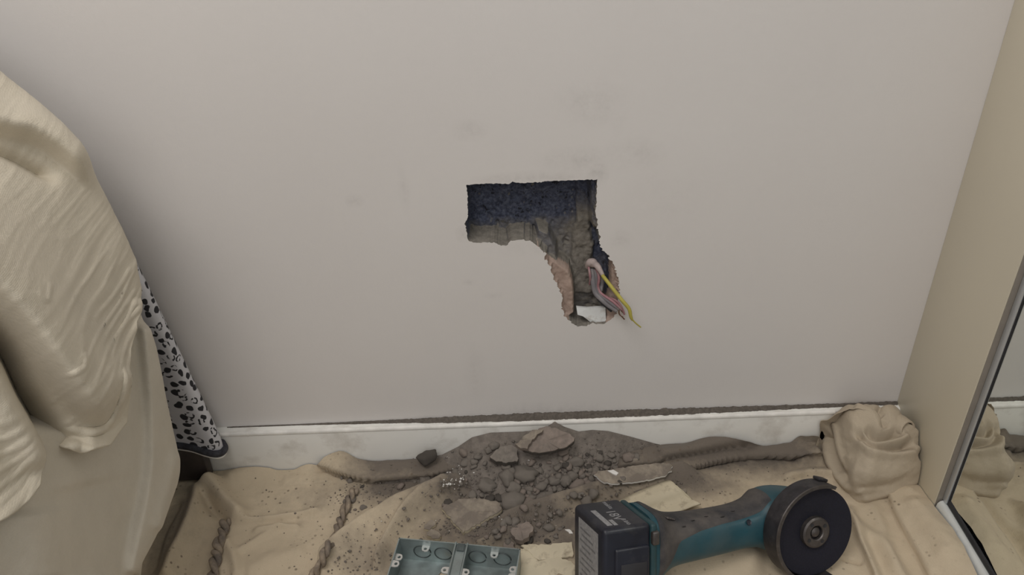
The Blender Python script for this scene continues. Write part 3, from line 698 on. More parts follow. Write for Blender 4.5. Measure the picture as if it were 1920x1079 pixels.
# ------------------------------------------------------------------ twisted cords on the sheet
def rope(L, r, label):
    P = np.array([surf(*q) for q in L]); P = catmull(P, 160); P[:, 2] = [top_z(p[0], p[1]) + r*1.05 for p in P]
    for _ in range(6): P[1:-1, 2] = (P[:-2, 2]+P[1:-1, 2]*2+P[2:, 2])/4
    arc = np.r_[0, np.cumsum(np.linalg.norm(np.diff(P, axis=0), axis=1))]
    T = np.gradient(P, axis=0); T /= np.linalg.norm(T, axis=1)[:, None]; S = np.cross(T, [0, 0, 1.]); S /= np.linalg.norm(S, axis=1)[:, None]; U = np.cross(S, T)
    e = empty('twisted_cord', P.mean(0)); tag(e, label, 'cord')
    for k in range(2):
        a = (arc+.003*np.sin(arc*160+r*900))*2*math.pi/.030+k*math.pi; Q = P + .62*r*(np.cos(a)[:, None]*S+np.sin(a)[:, None]*U) - P.mean(0)
        tube('strand', Q, r*(.62+.12*np.sin(arc*210+k*2))*np.minimum(1, .45+arc/.006), M['rope'], e, 10)
rope([(668,922),(650,955),(632,1002),(611,1046),(592,1082),(578,1110)], .0045, 'twisted canvas cord trailing diagonally left of the metal box')
rope([(426,982),(418,1008),(408,1045),(402,1085),(398,1110)], .0055, 'short twisted canvas cord nearest the covered chair')

# ------------------------------------------------------------------ galvanised double back box
BH, BW, TH = .035, .072, .0012
zb = .0032
box_e = empty('metal_back_box'); tag(box_e, 'galvanised double socket back box lying open at the bottom edge', 'electrical box')
o0 = np.array([BOXP1[0], BOXP1[1], zb]); box_e.matrix_world = Matrix(((bu[0], -bv[0], 0, o0[0]), (bu[1], -bv[1], 0, o0[1]), (0, 0, 1, o0[2]), (0, 0, 0, 1)))
L_ = BOXL
# local: x along the far wall, y = 0 far wall, negative y to the camera
def cyl_cut_plate(name, w0, w1, h0, h1, holes, to3, thick, mat, parent):
    """plate in a 2D frame with round holes"""
    b = bmesh.new(); E = []
    def lp(P):
        vs = [b.verts.new((x, y, 0)) for x, y in P]; E.extend(b.edges.new((vs[i], vs[(i+1) % len(vs)])) for i in range(len(vs)))
    lp([(w0, h0), (w1, h0), (w1, h1), (w0, h1)])
    for cx, cy, r in holes: lp([(cx+r*math.cos(a), cy+r*math.sin(a)) for a in np.linspace(0, 2*math.pi, 28, endpoint=False)])
    bmesh.ops.triangle_fill(b, use_beauty=True, edges=E)
    g = bmesh.ops.extrude_face_region(b, geom=b.faces[:]); vs = [v for v in g['geom'] if isinstance(v, bmesh.types.BMVert)]
    for v in vs: v.co.z -= thick
    for v in b.verts: v.co = to3(v.co)
    return autosmooth(bmo(name, b, mat, parent))
KO = .0102
cyl_cut_plate('base_plate', 0, L_, -BW, 0, [(L_*.415, -.020, .0105)], lambda c: Vector((c.x, c.y, c.z+TH)), TH, M['galv'], box_e)
cyl_cut_plate('side_wall', 0, L_, TH, BH, [], lambda c: Vector((c.x, c.z, c.y)), TH, M['galv'], box_e)
cyl_cut_plate('side_wall', 0, L_, TH, BH, [], lambda c: Vector((c.x, -BW-c.z, c.y)), TH, M['galv'], box_e)
cyl_cut_plate('end_wall', -BW, 0, TH, BH, [], lambda c: Vector((-c.z, c.x, c.y)), TH, M['galv'], box_e)
cyl_cut_plate('end_wall', -BW, 0, TH, BH, [], lambda c: Vector((L_+c.z, c.x, c.y)), TH, M['galv'], box_e)
def ringo(name, c, r, axis, mat, parent, w=.0007, h=.0006):
    a = np.linspace(0, 2*math.pi, 33)
    if axis == 'y': P = [(c[0]+r*math.cos(t), c[1], c[2]+r*math.sin(t)) for t in a[:-2]]
    elif axis == 'x': P = [(c[0], c[1]+r*math.cos(t), c[2]+r*math.sin(t)) for t in a[:-2]]
    else: P = [(c[0]+r*math.cos(t), c[1]+r*math.sin(t), c[2]) for t in a[:-2]]
    return tube(name, P, w, mat, parent, 6)
def knockout(cx, cz):
    k = lathe('knockout', [(0, .0006), (KO*.80, .0006), (KO*.86, .0003), (KO*.95, -.0004), (KO, .0002)], M['galv'], box_e, 32)
    k.location = (cx, -TH, cz); k.rotation_euler = (math.pi/2, 0, 0)
    ringo('groove', (0, 0, .0002), KO*.94, 'z', M['galv_dark'], k, .00055)
for fx in (.185, .36, .645, .85): knockout(L_*fx, .0165)
for fx, fy in ((.20, -.036), (.72, -.038)):
    k = lathe('knockout', [(0, .0005), (.0105, .0005), (.0112, .0002), (.0122, -.0002)], M['galv'], box_e, 32); k.location = (L_*fx, fy, TH+.0003); ringo('groove', (0, 0, 0), .0118, 'z', M['galv_dark'], k, .0005)
def lug(x, y, z, rot, flat=False):
    b = bmesh.new(); E = []
    def lp(P):
        vs = [b.verts.new((*p, 0)) for p in P]; E.extend(b.edges.new((vs[i], vs[(i+1) % len(vs)])) for i in range(len(vs)))
    out = [(-.0042, 0), (-.0042, -.004), (-.0032, -.0068), (0, -.008), (.0032, -.0068), (.0042, -.004), (.0042, 0)]
    lp(out); lp([(.0018*math.cos(a), -.0042+.0018*math.sin(a)) for a in np.linspace(0, 2*math.pi, 14, endpoint=False)])
    bmesh.ops.triangle_fill(b, use_beauty=True, edges=E)
    g = bmesh.ops.extrude_face_region(b, geom=b.faces[:])
    for v in [v for v in g['geom'] if isinstance(v, bmesh.types.BMVert)]: v.co.z -= .0014
    o = bmo('fixing_lug', b, M['bright'], box_e); o.location = (x, y, z); o.rotation_euler = (0, 0, rot)
    return o
LB = BH-.0005
lug(L_*.225, -TH, BH*.78, 0); lug(L_*.79, -TH, BH*.78, 0)
lug(TH, -.022, LB-.004, math.pi/2); lug(L_-TH, -.024, LB-.004, -math.pi/2)
lug(TH, -.034, LB, math.pi/2); lug(L_-TH, -.036, LB, -math.pi/2)
lug(L_*.47-.0005, -.036, LB, -math.pi/2); lug(L_*.575, -.036, LB, math.pi/2)
# channel bridging strap across the middle
cx = L_*.522; hw_ = .0072
b = bmesh.new()
pr = [(-hw_, -.004), (-hw_, .0012), (-hw_+.0014, .0012), (-hw_+.0026, -.0012), (hw_-.0026, -.0012), (hw_-.0014, .0012), (hw_, .0012), (hw_, -.004), (hw_-.001, -.004), (hw_-.001, -.0024), (-hw_+.001, -.0024), (-hw_+.001, -.004)]
va = [b.verts.new((cx+x, .0006, BH+z)) for x, z in pr]; vb = [b.verts.new((cx+x, -BW-.0006, BH+z)) for x, z in pr]
for i in range(len(pr)): b.faces.new((va[i], va[(i+1) % len(pr)], vb[(i+1) % len(pr)], vb[i]))
b.faces.new(va); b.faces.new(vb); autosmooth(bmo('bridge_strap', b, M['galv'], box_e))
box('strap_tab', cx-.004, cx+.004, -.010, -.0005, BH-.001, BH+.0006, M['galv_dark'], box_e, .0003)

# ------------------------------------------------------------------ cordless angle grinder
az, el = math.radians(20), math.radians(25)
Gn = np.array([math.cos(el)*math.sin(az), -math.cos(el)*math.cos(az), math.sin(el)])
e1 = np.cross(Gn, [0, 0, 1.]); e1 /= np.linalg.norm(e1); e2 = np.cross(Gn, e1)
ka = math.radians(169.5); GA = math.cos(ka)*e1+math.sin(ka)*e2; GB = np.cross(Gn, GA)
RD = .0480
CD = onZ(1526, 997, .0610)
SPN, GL = .041, .229
org = CD - Gn*SPN - GA*GL
gr = empty('angle_grinder'); tag(gr, 'dusty teal cordless angle grinder with black battery on the dust sheet', 'angle grinder')
gr.matrix_world = Matrix(((GA[0], GB[0], Gn[0], org[0]), (GA[1], GB[1], Gn[1], org[1]), (GA[2], GB[2], Gn[2], org[2]), (0, 0, 0, 1)))
def loft_v(secs, ns, off=0., a0=0, a1=2*math.pi, full=True):
    S = np.array(secs, float); S2 = catmull(S, (len(S)-1)*6+1); A = np.linspace(a0, a1, ns, endpoint=not full); V = []
    for s, hb, hn, cb, cn, ex in S2:
        c, d = np.cos(A), np.sin(A); f = lambda q: np.sign(q)*np.abs(q)**(2/max(ex, 2))
        V.append(np.stack([np.full(ns, s), cb+(hb+off)*f(c), cn+(hn+off)*f(d)], -1))
    return np.array(V)
def loft(name, secs, mat, parent, ns=40):
    V = loft_v(secs, ns); n = len(V); F = [tuple(f)[::-1] for f in grid_faces(n, ns, True)] + [tuple(range(ns)), tuple((n-1)*ns+k for k in range(ns))[::-1]]
    b = bmesh.new(); vs = [b.verts.new(v) for v in V.reshape(-1, 3)]; [b.faces.new([vs[k] for k in f]) for f in F]
    return autosmooth(bmo(name, b, mat, parent), 50)
#       s     hb    hn    cb     cn   exponent
body = [(.046, .035, .033, -.002, 0, 4.5), (.056, .0345, .033, -.002, 0, 4.0), (.066, .030, .030, -.003, 0, 3.0), (.080, .0255, .026, -.004, 0, 2.6), (.105, .0235, .025, -.004, 0, 2.5),
        (.135, .0225, .024, -.003, 0, 2.5), (.160, .0220, .0245, -.001, 0, 2.5), (.178, .0245, .026, .001, 0, 2.5), (.190, .0310, .028, .003, 0, 2.6), (.204, .0345, .029, .002, .001, 2.8), (.222, .0335, .029, .001, .001, 2.8), (.240, .0290, .027, .001, .001, 2.6), (.252, .018, .018, .001, .001, 2.4)]
loft('body', body, M['teal'], gr)
# rubber overmould over the upper side, its lower edge sweeps down towards the battery
sv = np.array(body); lo = np.interp(np.linspace(.052, .192, 40), [.052, .066, .080, .105, .13, .16, .18, .192], [2.15, 1.9, 1.35, 1.02, .88, .80, .74, .6])
SS = catmull(sv, 600); rows = []
for s, hi in zip(np.linspace(.052, .192, 40), lo):
    k = np.argmin(abs(SS[:, 0]-s)); _, hb, hn, cb, cn, ex = SS[k]; A = np.linspace(-1.9, hi, 26); f = lambda q: np.sign(q)*np.abs(q)**(2/ex)
    e_ = .0011*np.sqrt(np.clip(1-np.linspace(-1, 1, 26)**8, 0, 1))*(1 if .052 < s < .192 else .2)
    rows.append(np.stack([np.full(26, s), cb+(hb+e_)*f(np.cos(A)), cn+(hn+e_)*f(np.sin(A))], -1))
gp = gridmesh('rubber_grip', np.array(rows), 40, 26, M['grip'], gr)
# grip dimples and vents
for k in range(5):
    tube('vent_slot', [(.068+.0022*k, .026-.001*k, .010-.001*k), (.070+.0022*k, .0262-.001*k, .018-.001*k)], .0009, M['steel'], gr, 8)
for (s, a) in ((.086, .75), (.1, .45), (.118, .3), (.135, .5), (.151, .25)):
    k = np.argmin(abs(SS[:, 0]-s)); _, hb, hn, cb, cn, ex = SS[k]
    o = lathe('grip_stud', [(0, .0008), (.0016, .0006), (.0026, 0)], M['grip'], gr, 14); o.location = (s, cb+(hb+.001)*math.cos(a)**(2/ex), cn+(hn+.001)*math.sin(a)**(2/ex)); o.rotation_euler = (-a-math.pi/2+math.pi, 0, 0)
o = lathe('screw_recess', [(0, 0), (.0022, 0), (.0030, .0006)], M['black'], gr, 16); o.location = (.161, .012, .0232); o.rotation_euler = (-.45, 0, 0)
# rear housing plate and battery
box('rear_housing', .040, .0475, -.052, .0310, -.036, .0365, M['teal_dark'], gr, .003, 3)
bt = box('battery', -.012, .040, -.062, .0325, -.037, .0375, M['black'], gr, .0055, 4)
box('battery_step', .000, .038, -.056, .012, .034, .0400, M['black'], bt, .003, 3)
box('battery_slot', .006, .034, -.050, -.004, .0385, .0408, M['rubber'], bt, .001)
box('release_button', .0405, .0485, .010, .024, .026, .0400, M['steel'], gr, .002, 3)
# print: white bar words on the upper face, label on the end face
def text(body_, size, loc, rot, mat, parent, sx=1.0):
    cu = bpy.data.curves.new('txt', 'FONT'); cu.body = body_; cu.size = size; cu.extrude = .00008; cu.align_x = 'CENTER'; cu.align_y = 'CENTER'
    to = bpy.data.objects.new('txt', cu); COL.objects.link(to); bpy.context.view_layer.update()
    me = bpy.data.meshes.new_from_object(to.evaluated_get(bpy.context.evaluated_depsgraph_get())); bpy.data.objects.remove(to); bpy.data.curves.remove(cu)
    o = link('printed_text', me, mat, parent, False); o.location = loc; o.matrix_local = Matrix.Translation(loc) @ rot @ Matrix.Diagonal((sx, 1, 1, 1)); return o
# upper face normal +y(local b); text runs along +z(local n)
RT = Matrix(((0, 1, 0, 0), (0, 0, 1, 0), (1, 0, 0, 0), (0, 0, 0, 1)))       # text x -> local z, text y -> local x, out -> local y
yt = .0326
text('makita', .0075, (.020, yt, -.021), RT, M['print'], bt, 1.0)
text('18V', .0145, (.0145, yt, .006), RT, M['print'], bt, 1.15)
text('3.0Ah', .0065, (.0185, yt, .0255), RT, M['print'], bt)
box('label_stripe', -.0035, .002, yt-.0003, yt+.0002, -.012, .029, M['print'], bt)
box('label_block', .0035, .0075, yt-.0003, yt+.0002, .016, .030, M['print'], bt)
lb = box('rating_label', -.0123, -.0117, -.040, .024, -.022, .026, M['print'], bt)
for k in range(9):
    box('label_line', -.01245, -.0121, -.036+.0062*k, -.0340+.0062*k, -.018+.004*(k % 2), .020-.006*(k % 3), M['labelline'], lb)
# gear head, guard, disc, flange
def atn(o, n=0.): o.location = (GL, 0, n); return o
atn(lathe('gear_neck', [(0, .010), (.0265, .010), (.0265, .020), (.0225, .024), (.0215, .031), (0, .031)], M['guard'], gr, 40))
a0, a1 = math.radians(68), math.radians(292)
RG = RD+.003
b = atn(lathe('disc_guard', [(.020, .0265), (RG-.002, .0265), (RG, .0285), (RG, .0500), (RG+.0016, .0505), (RG+.0016, .0270), (RG-.001, .0250), (.020, .0250), (.020, .0265)], M['guard'], gr, 60, a0, a1))
atn(lathe('guard_lip', [(RG+.0016, .0492), (RG+.0022, .0500), (RG+.0016, .0509), (RG-.0016, .0509), (RG-.0016, .0500)], M['steel'], gr, 60, a0+.02, a1-.02))
tb = box('guard_tab', -.006, .006, -.0015, .0015, .026, .036, M['guard'], gr, .0006); tb.location = (GL+(RG+.003)*math.cos(a0+.12), (RG+.003)*math.sin(a0+.12), 0); tb.rotation_euler = (0, 0, a0+.12+math.pi/2)
atn(lathe('cutting_disc', [(0, SPN-.001), (.012, SPN-.001), (.020, SPN-.001), (.024, SPN+.0008), (RD-.001, SPN+.0012), (RD, SPN+.0006), (RD, SPN-.0018), (RD-.001, SPN-.0024), (.02, SPN-.003), (0, SPN-.003)], M['disc'], gr, 72))
fl = atn(lathe('lock_flange', [(.0075, SPN+.001), (.0075, SPN+.0042), (.0085, SPN+.0052), (.0145, SPN+.0052), (.0165, SPN+.0040), (.0170, SPN-.0005)], M['steel'], gr, 40))
atn(lathe('spindle', [(0, SPN+.0045), (.003, SPN+.0042), (.0052, SPN+.0030), (.0056, SPN), (.0075, SPN-.0005)], M['steel'], gr, 28))
for k in range(4):
    a = math.radians(35+90*k); h_ = lathe('pin_hole', [(0, 0), (.0016, 0), (.0021, .0001)], M['rubber'], fl, 14); h_.location = (.0117*math.cos(a), .0117*math.sin(a), SPN+.00535)
box('guard_clamp', GL-.030, GL-.022, -.006, .016, .020, .030, M['black'], gr, .002)

# ------------------------------------------------------------------ spotted armchair under the drape
ch = empty('spotted_armchair', (-.68, -.4, 0)); tag(ch, 'armchair in white fabric with black leopard spots, mostly hidden by the cream drape', 'armchair')
zc = [.056, .060, .075, .13, .20, .285, .36, .42, .465, .49]; xr_ = [-.3595, -.3575, -.3575, -.3645, -.3735, -.3845, -.396, -.410, -.435, -.48]
plan = [(-.30, .0075), (-.06, .0075), (-.012, .007), (-.003, .003), (0, -.004), (-.002, -.010), (-.008, -.0130), (-.020, -.0115), (-.045, -.006), (-.10, .001), (-.20, .003), (-.32, .003)]
V = np.array([[(x+dx_+.68, -.0225+dy_+.4, z+.22*min(-dx_, .05)) for x, z in zip(xr_, zc)] for dx_, dy_ in plan])
o = gridmesh('back_panel', V, V.shape[0], V.shape[1], M['spots'], ch)
PP = catmull(np.array([(xr_[1]+a+.68+.0008, -.0225+b-.0008+.4, .0585+.22*min(-a, .05)) for a, b in plan]), 60)
tube('piping', PP, .0045, M['piping'], ch, 10)
PP = PP - np.array([0, .001, .0058]); tube('trim_edge', PP, .0016, M['torn'], ch, 8)
box('seat_base', -.24, .215, -.36, .325, .075, .40, M['spots'], ch, .02, 3)
box('underside', -.235, .25, -.35, .38, .050, .074, M['leg_and_shade'], ch)
box('gap_shade_block', .10, .297, .368, .384, .012, .062, M['leg_and_shade'], ch, .002)  # dark block added to stand in for the shadow under the chair
for x in (-.2, .215):
    for y in (-.30, .34): box('foot', x-.02, x+.02, y-.02, y+.02, 0, .051, M['leg_and_shade'], ch, .003)

# ------------------------------------------------------------------ cream drape: lower hanging layer and bunched top sheet
HEM_PX = [(272,585),(250,650),(238,690),(237,790),(206,832),(165,843),(102,832),(88,905),(66,935),(0,985),(-140,1060),(-330,1130)]
FOLDDIR = np.array([.62, -.62, .48])   # the side of the chair bulges out towards the room
def fold_px(PX, PY, L, h, w, kind='round', taper=.12, w2=None):
    P = catmull(np.array(L, float), len(L)*6); D, S, U = polydist(PX, PY, P); s = D*S
    tp = sstep(0, taper, U)*sstep(0, taper, 1-U) if taper else 1.0
    if kind == 'steep': q = np.where(s > 0, np.exp(-(s/w)**2), np.exp(-(s/(w2 or 3*w))**2))
    else: q = np.exp(-(s/w)**2)
    return h*q*tp
DP = [(-.95, .66), (-.75, .655), (-.60, .63), (-.50, .592), (-.43, .54), (-.385, .475), (-.364, .40), (-.355, .33), (-.352, .26), (-.354, .19), (-.358, .135), (-.378, .105), (-.399, .07), (-.412, .025), (-.42, .004)]
def drape_base(Yv, U):
    P = catmull(DP, 400); return np.stack([np.interp(U, np.linspace(0, 1, 400), P[:, 0]), Yv, np.interp(U, np.linspace(0, 1, 400), P[:, 1])], -1)
PC = catmull(DP, 400)
def u_of_z(z): m = PC[:, 1]; return np.interp(-z, -m[150:], np.linspace(0, 1, 400)[150:])
dr_e = empty('draped_sheet', (-.5, -.3, 0)); tag(dr_e, 'cream cotton sheet draped over the armchair on the left', 'drape')
# back (wall side) edge of the cloth traced down the photograph: (px, py) -> (Y, z) on the side face
edge = [onX(*q, X) for q, X in [((265,480), -.358), ((276,560), -.356), ((300,630), -.354), ((320,720), -.353), ((338,800), -.355), ((346,850), -.358), ((310,890), -.380), ((300,930), -.392), ((276,990), -.401), ((271,1079), -.412)]]
ez = np.array([e[2] for e in edge]); ey = np.array([e[1] for e in edge])
def yback(z): return np.interp(z, np.r_[0, ez[::-1], .50, .56, .7], np.r_[-.195, ey[::-1], -.060, -.055, -.055])
NR, NC = 300, 330
U = np.linspace(.30, 1, NR)[:, None]*np.ones((1, NC)); B0 = drape_base(np.zeros_like(U), U)
tY = np.linspace(0, 1, NC)[None]**1.5
YB = yback(B0[..., 2]); Yv = YB + tY*(-.85-YB)
P = np.stack([B0[..., 0], Yv, B0[..., 2]], -1); PX, PY = proj(P)
dx = -.022*np.exp(-tY*60)*1.0 + .007*np.exp(-((tY-.03)/.03)**2)
low = sstep(.40, .10, P[..., 2])
dx = dx + fold_px(PX, PY, [(245,1090),(268,950),(280,840),(275,720),(262,600)], .016, 10, 'steep', .05, 70)
dx += fold_px(PX, PY, [(330,840),(312,890),(300,940),(285,1000)], .006, 14)
dx += low*(.012*np.sin((Yv+.05)*38)*sstep(-.15, -.3, Yv)) + fold_px(PX, PY, [(150,900),(170,1000),(160,1090)], -.008, 60) + fold_px(PX, PY, [(60,950),(80,1090)], .010, 50)
dx += .0015*fbm(Yv*45, P[..., 2]*18, 3) + .0006*fbm(PX/9, PY/14, 2)
dx += .02*sstep(.06, .0, P[..., 2])*sstep(-.15, -.4, Yv)
wrapx = -.022*np.exp(-tY*60); P[..., 0] += wrapx; DV = FOLDDIR; P = P + DV*(dx-wrapx)[..., None]
_h3 = np.array([onX(*q, -.345) for q in HEM_PX]); _hy = np.minimum.accumulate(_h3[:, 1]-np.arange(len(_h3))*1e-4)
P[..., 0] -= .09*sstep(.012, .07, P[..., 2]-np.interp(-Yv, -_hy, _h3[:, 2]))
gridmesh('lower_layer', P-np.array([-.5, -.3, 0]), NR, NC, M['drape_low'], dr_e, flip=True)
# top sheet
hem_px = [(272,585),(250,650),(238,690),(237,790),(206,832),(165,843),(102,832),(88,905),(66,935),(0,985),(-140,1060),(-330,1130)]
hem3 = []
for q in hem_px: hem3.append(onX(*q, -.345))
hem3 = np.array(hem3); hY = np.minimum.accumulate(hem3[:, 1]-np.arange(len(hem3))*1e-4); hZ = hem3[:, 2]
NR, NC = 420, 460
tc = np.linspace(0, 1, NC)[None]*np.ones((NR, 1)); tr = np.linspace(0, 1, NR)[:, None]*np.ones((1, NC))
Yc = -.052 + (tc**1.6)*(-.80)
HY_ = np.r_[-.052, hY]; HZ_ = np.r_[hZ[0]+.03, hZ]
zh_ = np.interp(-Yc, -HY_, HZ_)
uh = u_of_z(zh_)
U = .05 + tr*(uh-.05)
B0 = drape_base(np.zeros_like(U), U)
# cloth hugs the wall-side edge: shift the Y of each row so that its back edge follows the traced outline
YB = yback(B0[..., 2])+.006; Yv = np.minimum(Yc, YB)
P = np.stack([B0[..., 0], Yv, B0[..., 2]], -1); PX, PY = proj(P)
back = np.exp(-np.clip(YB-Yc, 0, None)*90)
dx = np.full(PX.shape, .010)
f = lambda *a, **k: fold_px(PX, PY, *a, **k)
# big soft ridge at the upper left, sharp on its lower side, with the hollow below it
dx += f([(172,360),(120,300),(60,262),(-20,240),(-120,190)], .030, 13, kind='steep', taper=.22, w2=46) - f([(-120,250),(0,292),(50,316),(110,352)], .020, 14, taper=.2)
# swag: long ridge falling to the right, deep hollow on its lower left
dx += f([(205,800),(150,745),(95,675),(30,590),(-50,510),(-150,420)], .050, 24, kind='steep', taper=.16, w2=105)
dx += f([(236,690),(236,760),(215,815),(180,836),(140,838)], .014, 34, taper=.1)
dx -= f([(-140,500),(0,640),(50,738),(92,815),(106,848)], .070, 24, taper=.05)
dx += f([(-120,620),(0,760),(50,830),(80,870)], .020, 34, taper=.1)
dx += f([(-100,1050),(0,970),(62,920),(88,850)], .010, 24, taper=.1)
dx += f([(250,560),(252,620),(240,680)], .008, 16)
# gathered crinkles running up to the right
a_ = math.radians(-54); ca, sa = math.cos(a_), math.sin(a_)
wx = PX+14*fbm(PX/90, PY/90, 2); wy = PY+14*fbm(PX/90+7, PY/90, 2)
su = wx*ca+wy*sa; sv_ = -wx*sa+wy*ca
ridged = lambda u, v: (1-np.abs(vnoise(u, v)*2-1))**3
reg = sstep(400, 560, PY)*sstep(60, 150, PX)*sstep(800, 700, PY)
dx += (.0005+.0019*reg)*ridged(su/190+3, sv_/15) + .0007*ridged(su/120, sv_/24+9) + .0016*fbm(su/150, sv_/60, 2)
for L, h in [([(150,610),(200,560),(240,500)], .0016), ([(165,650),(205,600),(250,540)], .002), ([(180,680),(215,620),(255,575)], .002), ([(195,700),(225,640),(262,590)], .002),
             ([(205,760),(215,700),(235,650)], .0022), ([(218,780),(224,720),(236,680)], .0022), ([(190,800),(205,740),(208,690)], .002), ([(100,705),(125,690),(125,665)], .002), ([(40,560),(60,575),(70,540)], .0016)]:
    dx += f(L, h, 3.5)
for k in range(6):
    r_ = 26+k*14; dx += f([(105+.5*r_, 802-.2*r_+6*k), (140+.6*r_, 820-.25*r_), (185+.25*r_, 800-.5*r_), (205, 760-.9*r_)], .0012, 4)
for k in range(8):
    dx += f([(-30, 800+k*32), (30, 775+k*26), (78-k*2, 735+k*20)], .0012, 4.5)
dx += f(hem_px[:10], .005, 6, taper=.02)
P[..., 0] -= .030*back; P = P + FOLDDIR*dx[..., None]
top = gridmesh('top_sheet', P-np.array([-.5, -.3, 0]), NR, NC, M['drape'], dr_e, flip=True)
sm = top.modifiers.new('thick', 'SOLIDIFY'); sm.thickness = .0022; sm.offset = -1

# ------------------------------------------------------------------ bunched cloth in the corner
bc = onZ(1640, 850, .02); bun = empty('bunched_cloth', (bc[0], bc[1], 0)); tag(bun, 'bunched up canvas cloth heaped in the corner by the wardrobe', 'cloth')
base_px = [(1612,946,.006),(1640,936,.008),(1672,927,.010),(1706,912,.012),(1728,884,.016)]
front = np.array([onZ(a, b_, z)[:2] for a, b_, z in base_px])
lft = np.array([onZ(a, b_, .004)[:2] for a, b_ in [(1542,836),(1548,860),(1562,890),(1586,925)]])
outl = np.vstack([lft, front, [(.4665, -.075), (.468, -.045), (.466, -.016), (.44, -.0145), (.41, -.0145), (.385, -.0145), (.372, -.018)]])
outl = np.vstack([outl, outl[:1]]); OC = catmull(outl, 260)[:-1]; cen = np.array([.425, -.052])
NPHI, NTH = 120, len(OC)
ph = np.linspace(-.12, math.pi/2, NPHI)[:, None]; th_ = np.arctan2(OC[:, 1]-cen[1], OC[:, 0]-cen[0])[None]
rr = np.cos(np.clip(ph, 0, None))**.45*np.where(ph < 0, 1+ph*.5, 1); zz_ = .088*np.clip(np.sin(ph), -.12, None)**1 if False else .088*np.where(ph < 0, ph*.09, np.abs(np.sin(ph))**.95)
PXY = cen + (OC-cen)[None]*rr[..., None]
hscale = 1 - .30*sstep(-.04, -.10, PXY[..., 1]) + .05*sstep(.39, .43, PXY[..., 0])
P = np.stack([PXY[..., 0], PXY[..., 1], np.broadcast_to(zz_, PXY.shape[:2])*hscale+.004], -1)
Nn = P-np.array([cen[0], cen[1], .0]); Nn /= np.linalg.norm(Nn, axis=-1)[..., None]
PX, PY = proj(P)
d = 0
# outer pocket rim, hollow behind it, second rim, hollow, crown
d = d + f([(1606,822),(1625,842),(1660,853),(1700,851),(1726,836)], .009, 11) - f([(1604,806),(1625,828),(1655,841),(1690,842),(1712,830)], .011, 8)
d += f([(1612,806),(1632,826),(1660,832),(1690,825),(1706,815)], .007, 8) - f([(1622,800),(1640,818),(1665,818),(1690,808)], .012, 9)
d += f([(1600,760),(1630,772),(1648,795),(1640,815)], .004, 15) - f([(1645,762),(1656,780),(1658,805)], .009, 7)
d += f([(1585,770),(1600,800),(1598,830)], .004, 12)
# folded edges down the left side
d += f([(1545,780),(1549,830),(1565,880),(1600,925)], .008, 7) - f([(1554,800),(1564,850),(1581,890)], .009, 5) + f([(1562,790),(1573,845),(1588,890)], .005, 6) - f([(1578,870),(1592,905)], .004, 5)
# front pocket fullness and hem
d += f([(1590,880),(1640,890),(1690,885),(1725,860)], .010, 28) + f([(1612,940),(1655,926),(1700,908),(1726,880)], .004, 6) - f([(1600,915),(1650,910),(1700,890)], .003, 6)
d += f([(1590,850),(1600,890),(1612,930)], .005, 10)
d += .0022*fbm(PX/26, PY/26, 3)+.0008*fbm(PX/8, PY/8, 2)
P = P + Nn*np.asarray(d)[..., None]
P[..., 1] = np.minimum(P[..., 1], -.0130); P[..., 0] = np.minimum(P[..., 0], .4685+.0*P[..., 0]); P[..., 2] = np.maximum(P[..., 2], .001)
gridmesh('crumpled_body', P-np.array([bc[0], bc[1], 0]), NPHI, NTH, M['bundle'], bun, wrap=True)
# rolled end: a short open tube of cloth
def cp4(x, y): return (1500+x/4.496, 730+y/4.496)
q0 = onY(*cp4(745, 300), -.040); q1 = onY(*cp4(910, 345), -.064)
Pt = catmull([q0, (q0+q1)/2+np.array([0, 0, .002]), q1], 14)-np.array([bc[0], bc[1], 0])
ro = tube('rolled_end', Pt, np.linspace(.0150, .0085, 14), M['bundle'], bun, 28, 1.0, caps=False)
sm = ro.modifiers.new('thick', 'SOLIDIFY'); sm.thickness = .0022
# ------------------------------------------------------------------ cables in the hole
def cw(x, y, Y): return onY(1080+x/6.964, 470+y/6.964, Y)
cb = empty('electrical_cables', cw(200, 200, .01)); tag(cb, 'cut cable ends with a yellow earth sleeve hanging out of the wall hole', 'cable')
cb0 = np.array(cb.location)
def wire(name, L, r, mat, ry=1.0, ns=10, rad=None):
    P = catmull([cw(*q) for q in L], 50)-cb0; return tube(name, P, r if rad is None else np.interp(np.linspace(0, 1, 50), *rad), mat, cb, ns, ry)
wire('earth_sleeve', [(345,325,.002), (400,395,-.004), (500,525,-.011), (600,650,-.017), (690,760,-.021), (715,860,-.022), (735,910,-.022)], .0021, M['wire_y'], rad=([0, .75, .9, 1], [.0021, .0021, .0017, .0012]))
wire('bare_wire', [(728,895,-.022), (780,950,-.022), (845,1003,-.021)], .0008, M['wire_y'])
wire('sheath_stub', [(200,170,.020), (265,190,.012), (315,260,.006), (355,335,.002)], .002, M['plasterblob'], rad=([0, .5, 1], [.0042, .0034, .0020]))
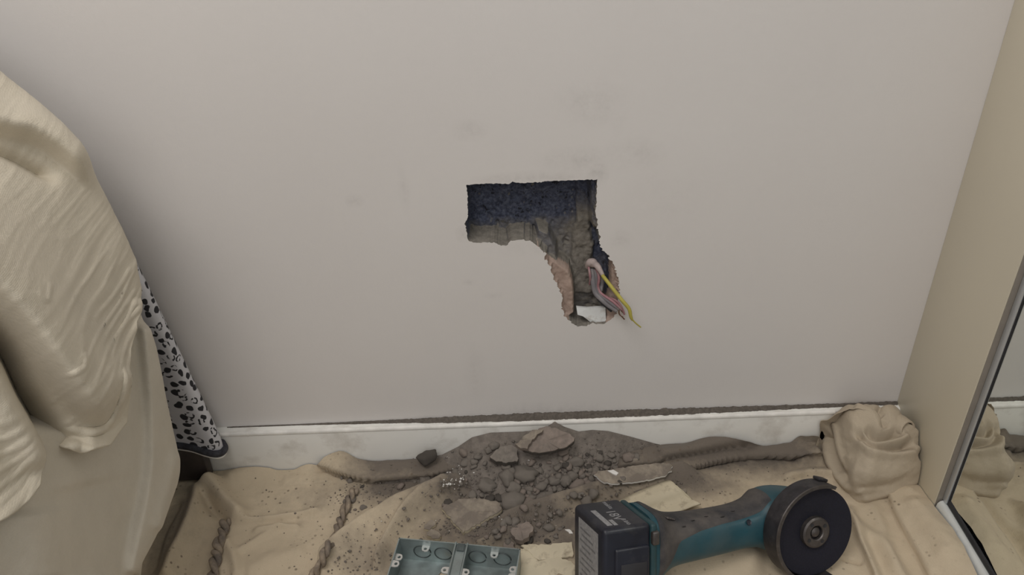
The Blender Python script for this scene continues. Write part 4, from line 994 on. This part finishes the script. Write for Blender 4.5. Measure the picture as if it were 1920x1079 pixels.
wire('cable_crust', [(150,215,.022), (175,165,.019), (225,150,.016), (260,195,.013)], .003, M['plasterblob'], rad=([0, .4, 1], [.0030, .0046, .0034]))
wire('pink_core', [(165,210,.018), (178,290,.012), (185,370,.012), (180,440,.016)], .0014, M['wire_p'])
wire('pink_core', [(262,240,.014), (290,300,.010), (300,380,.008), (290,470,.008), (320,550,.004), (400,610,-.002), (480,665,-.006), (560,735,-.009), (600,775,-.010)], .0015, M['wire_p'])
wire('pink_core', [(430,620,.000), (500,640,-.005), (560,690,-.008), (600,750,-.010), (632,835,-.010)], .0012, M['wire_p'])
wire('grey_sheath', [(215,235,.018), (225,340,.014), (230,450,.010), (260,560,.006), (340,640,.000), (430,715,-.004), (540,785,-.007)], .0032, M['wire_g'], .7)
wire('grey_sheath', [(255,245,.015), (270,340,.012), (280,450,.010), (310,550,.005), (390,630,-.001), (470,690,-.005), (575,765,-.008)], .0026, M['wire_g'], .7)
wire('grey_sheath', [(290,255,.012), (330,340,.012), (335,440,.012), (320,530,.008)], .0024, M['wire_g'], .8)
wire('black_core', [(240,560,.008), (300,650,.003), (380,725,-.001), (465,795,-.003)], .0014, M['rubber'])
wire('copper_strand', [(560,770,-.009), (565,830,-.009), (600,865,-.010), (632,900,-.010)], .0008, M['copper'])
wire('copper_strand', [(575,760,-.009), (605,800,-.010), (635,835,-.010)], .0009, M['copper'])
wire('copper_strand', [(580,780,-.009), (590,840,-.010), (625,860,-.010)], .0006, M['plasterblob'])
# white plastic offcut wedged at the bottom of the chase
Lp = [(5,740), (150,755), (330,742), (385,745), (392,925), (300,935), (205,950), (150,905), (90,860), (20,840)]
Pp = np.array([cw(x, y, .0045+.004*(y < 800)) for x, y in Lp]); n = len(Pp); c0 = Pp.mean(0)
back_ = Pp+np.array([0, .003, .0]); 
tag(pyd('plastic_offcut', np.vstack([Pp, back_])-c0, [tuple(range(n))]+[tuple(range(2*n-1, n-1, -1))]+[(k, k+n, (k+1) % n+n, (k+1) % n) for k in range(n)], M['plastic_w'], None, False), 'white plastic offcut wedged at the bottom of the wall chase', 'plastic').location = c0
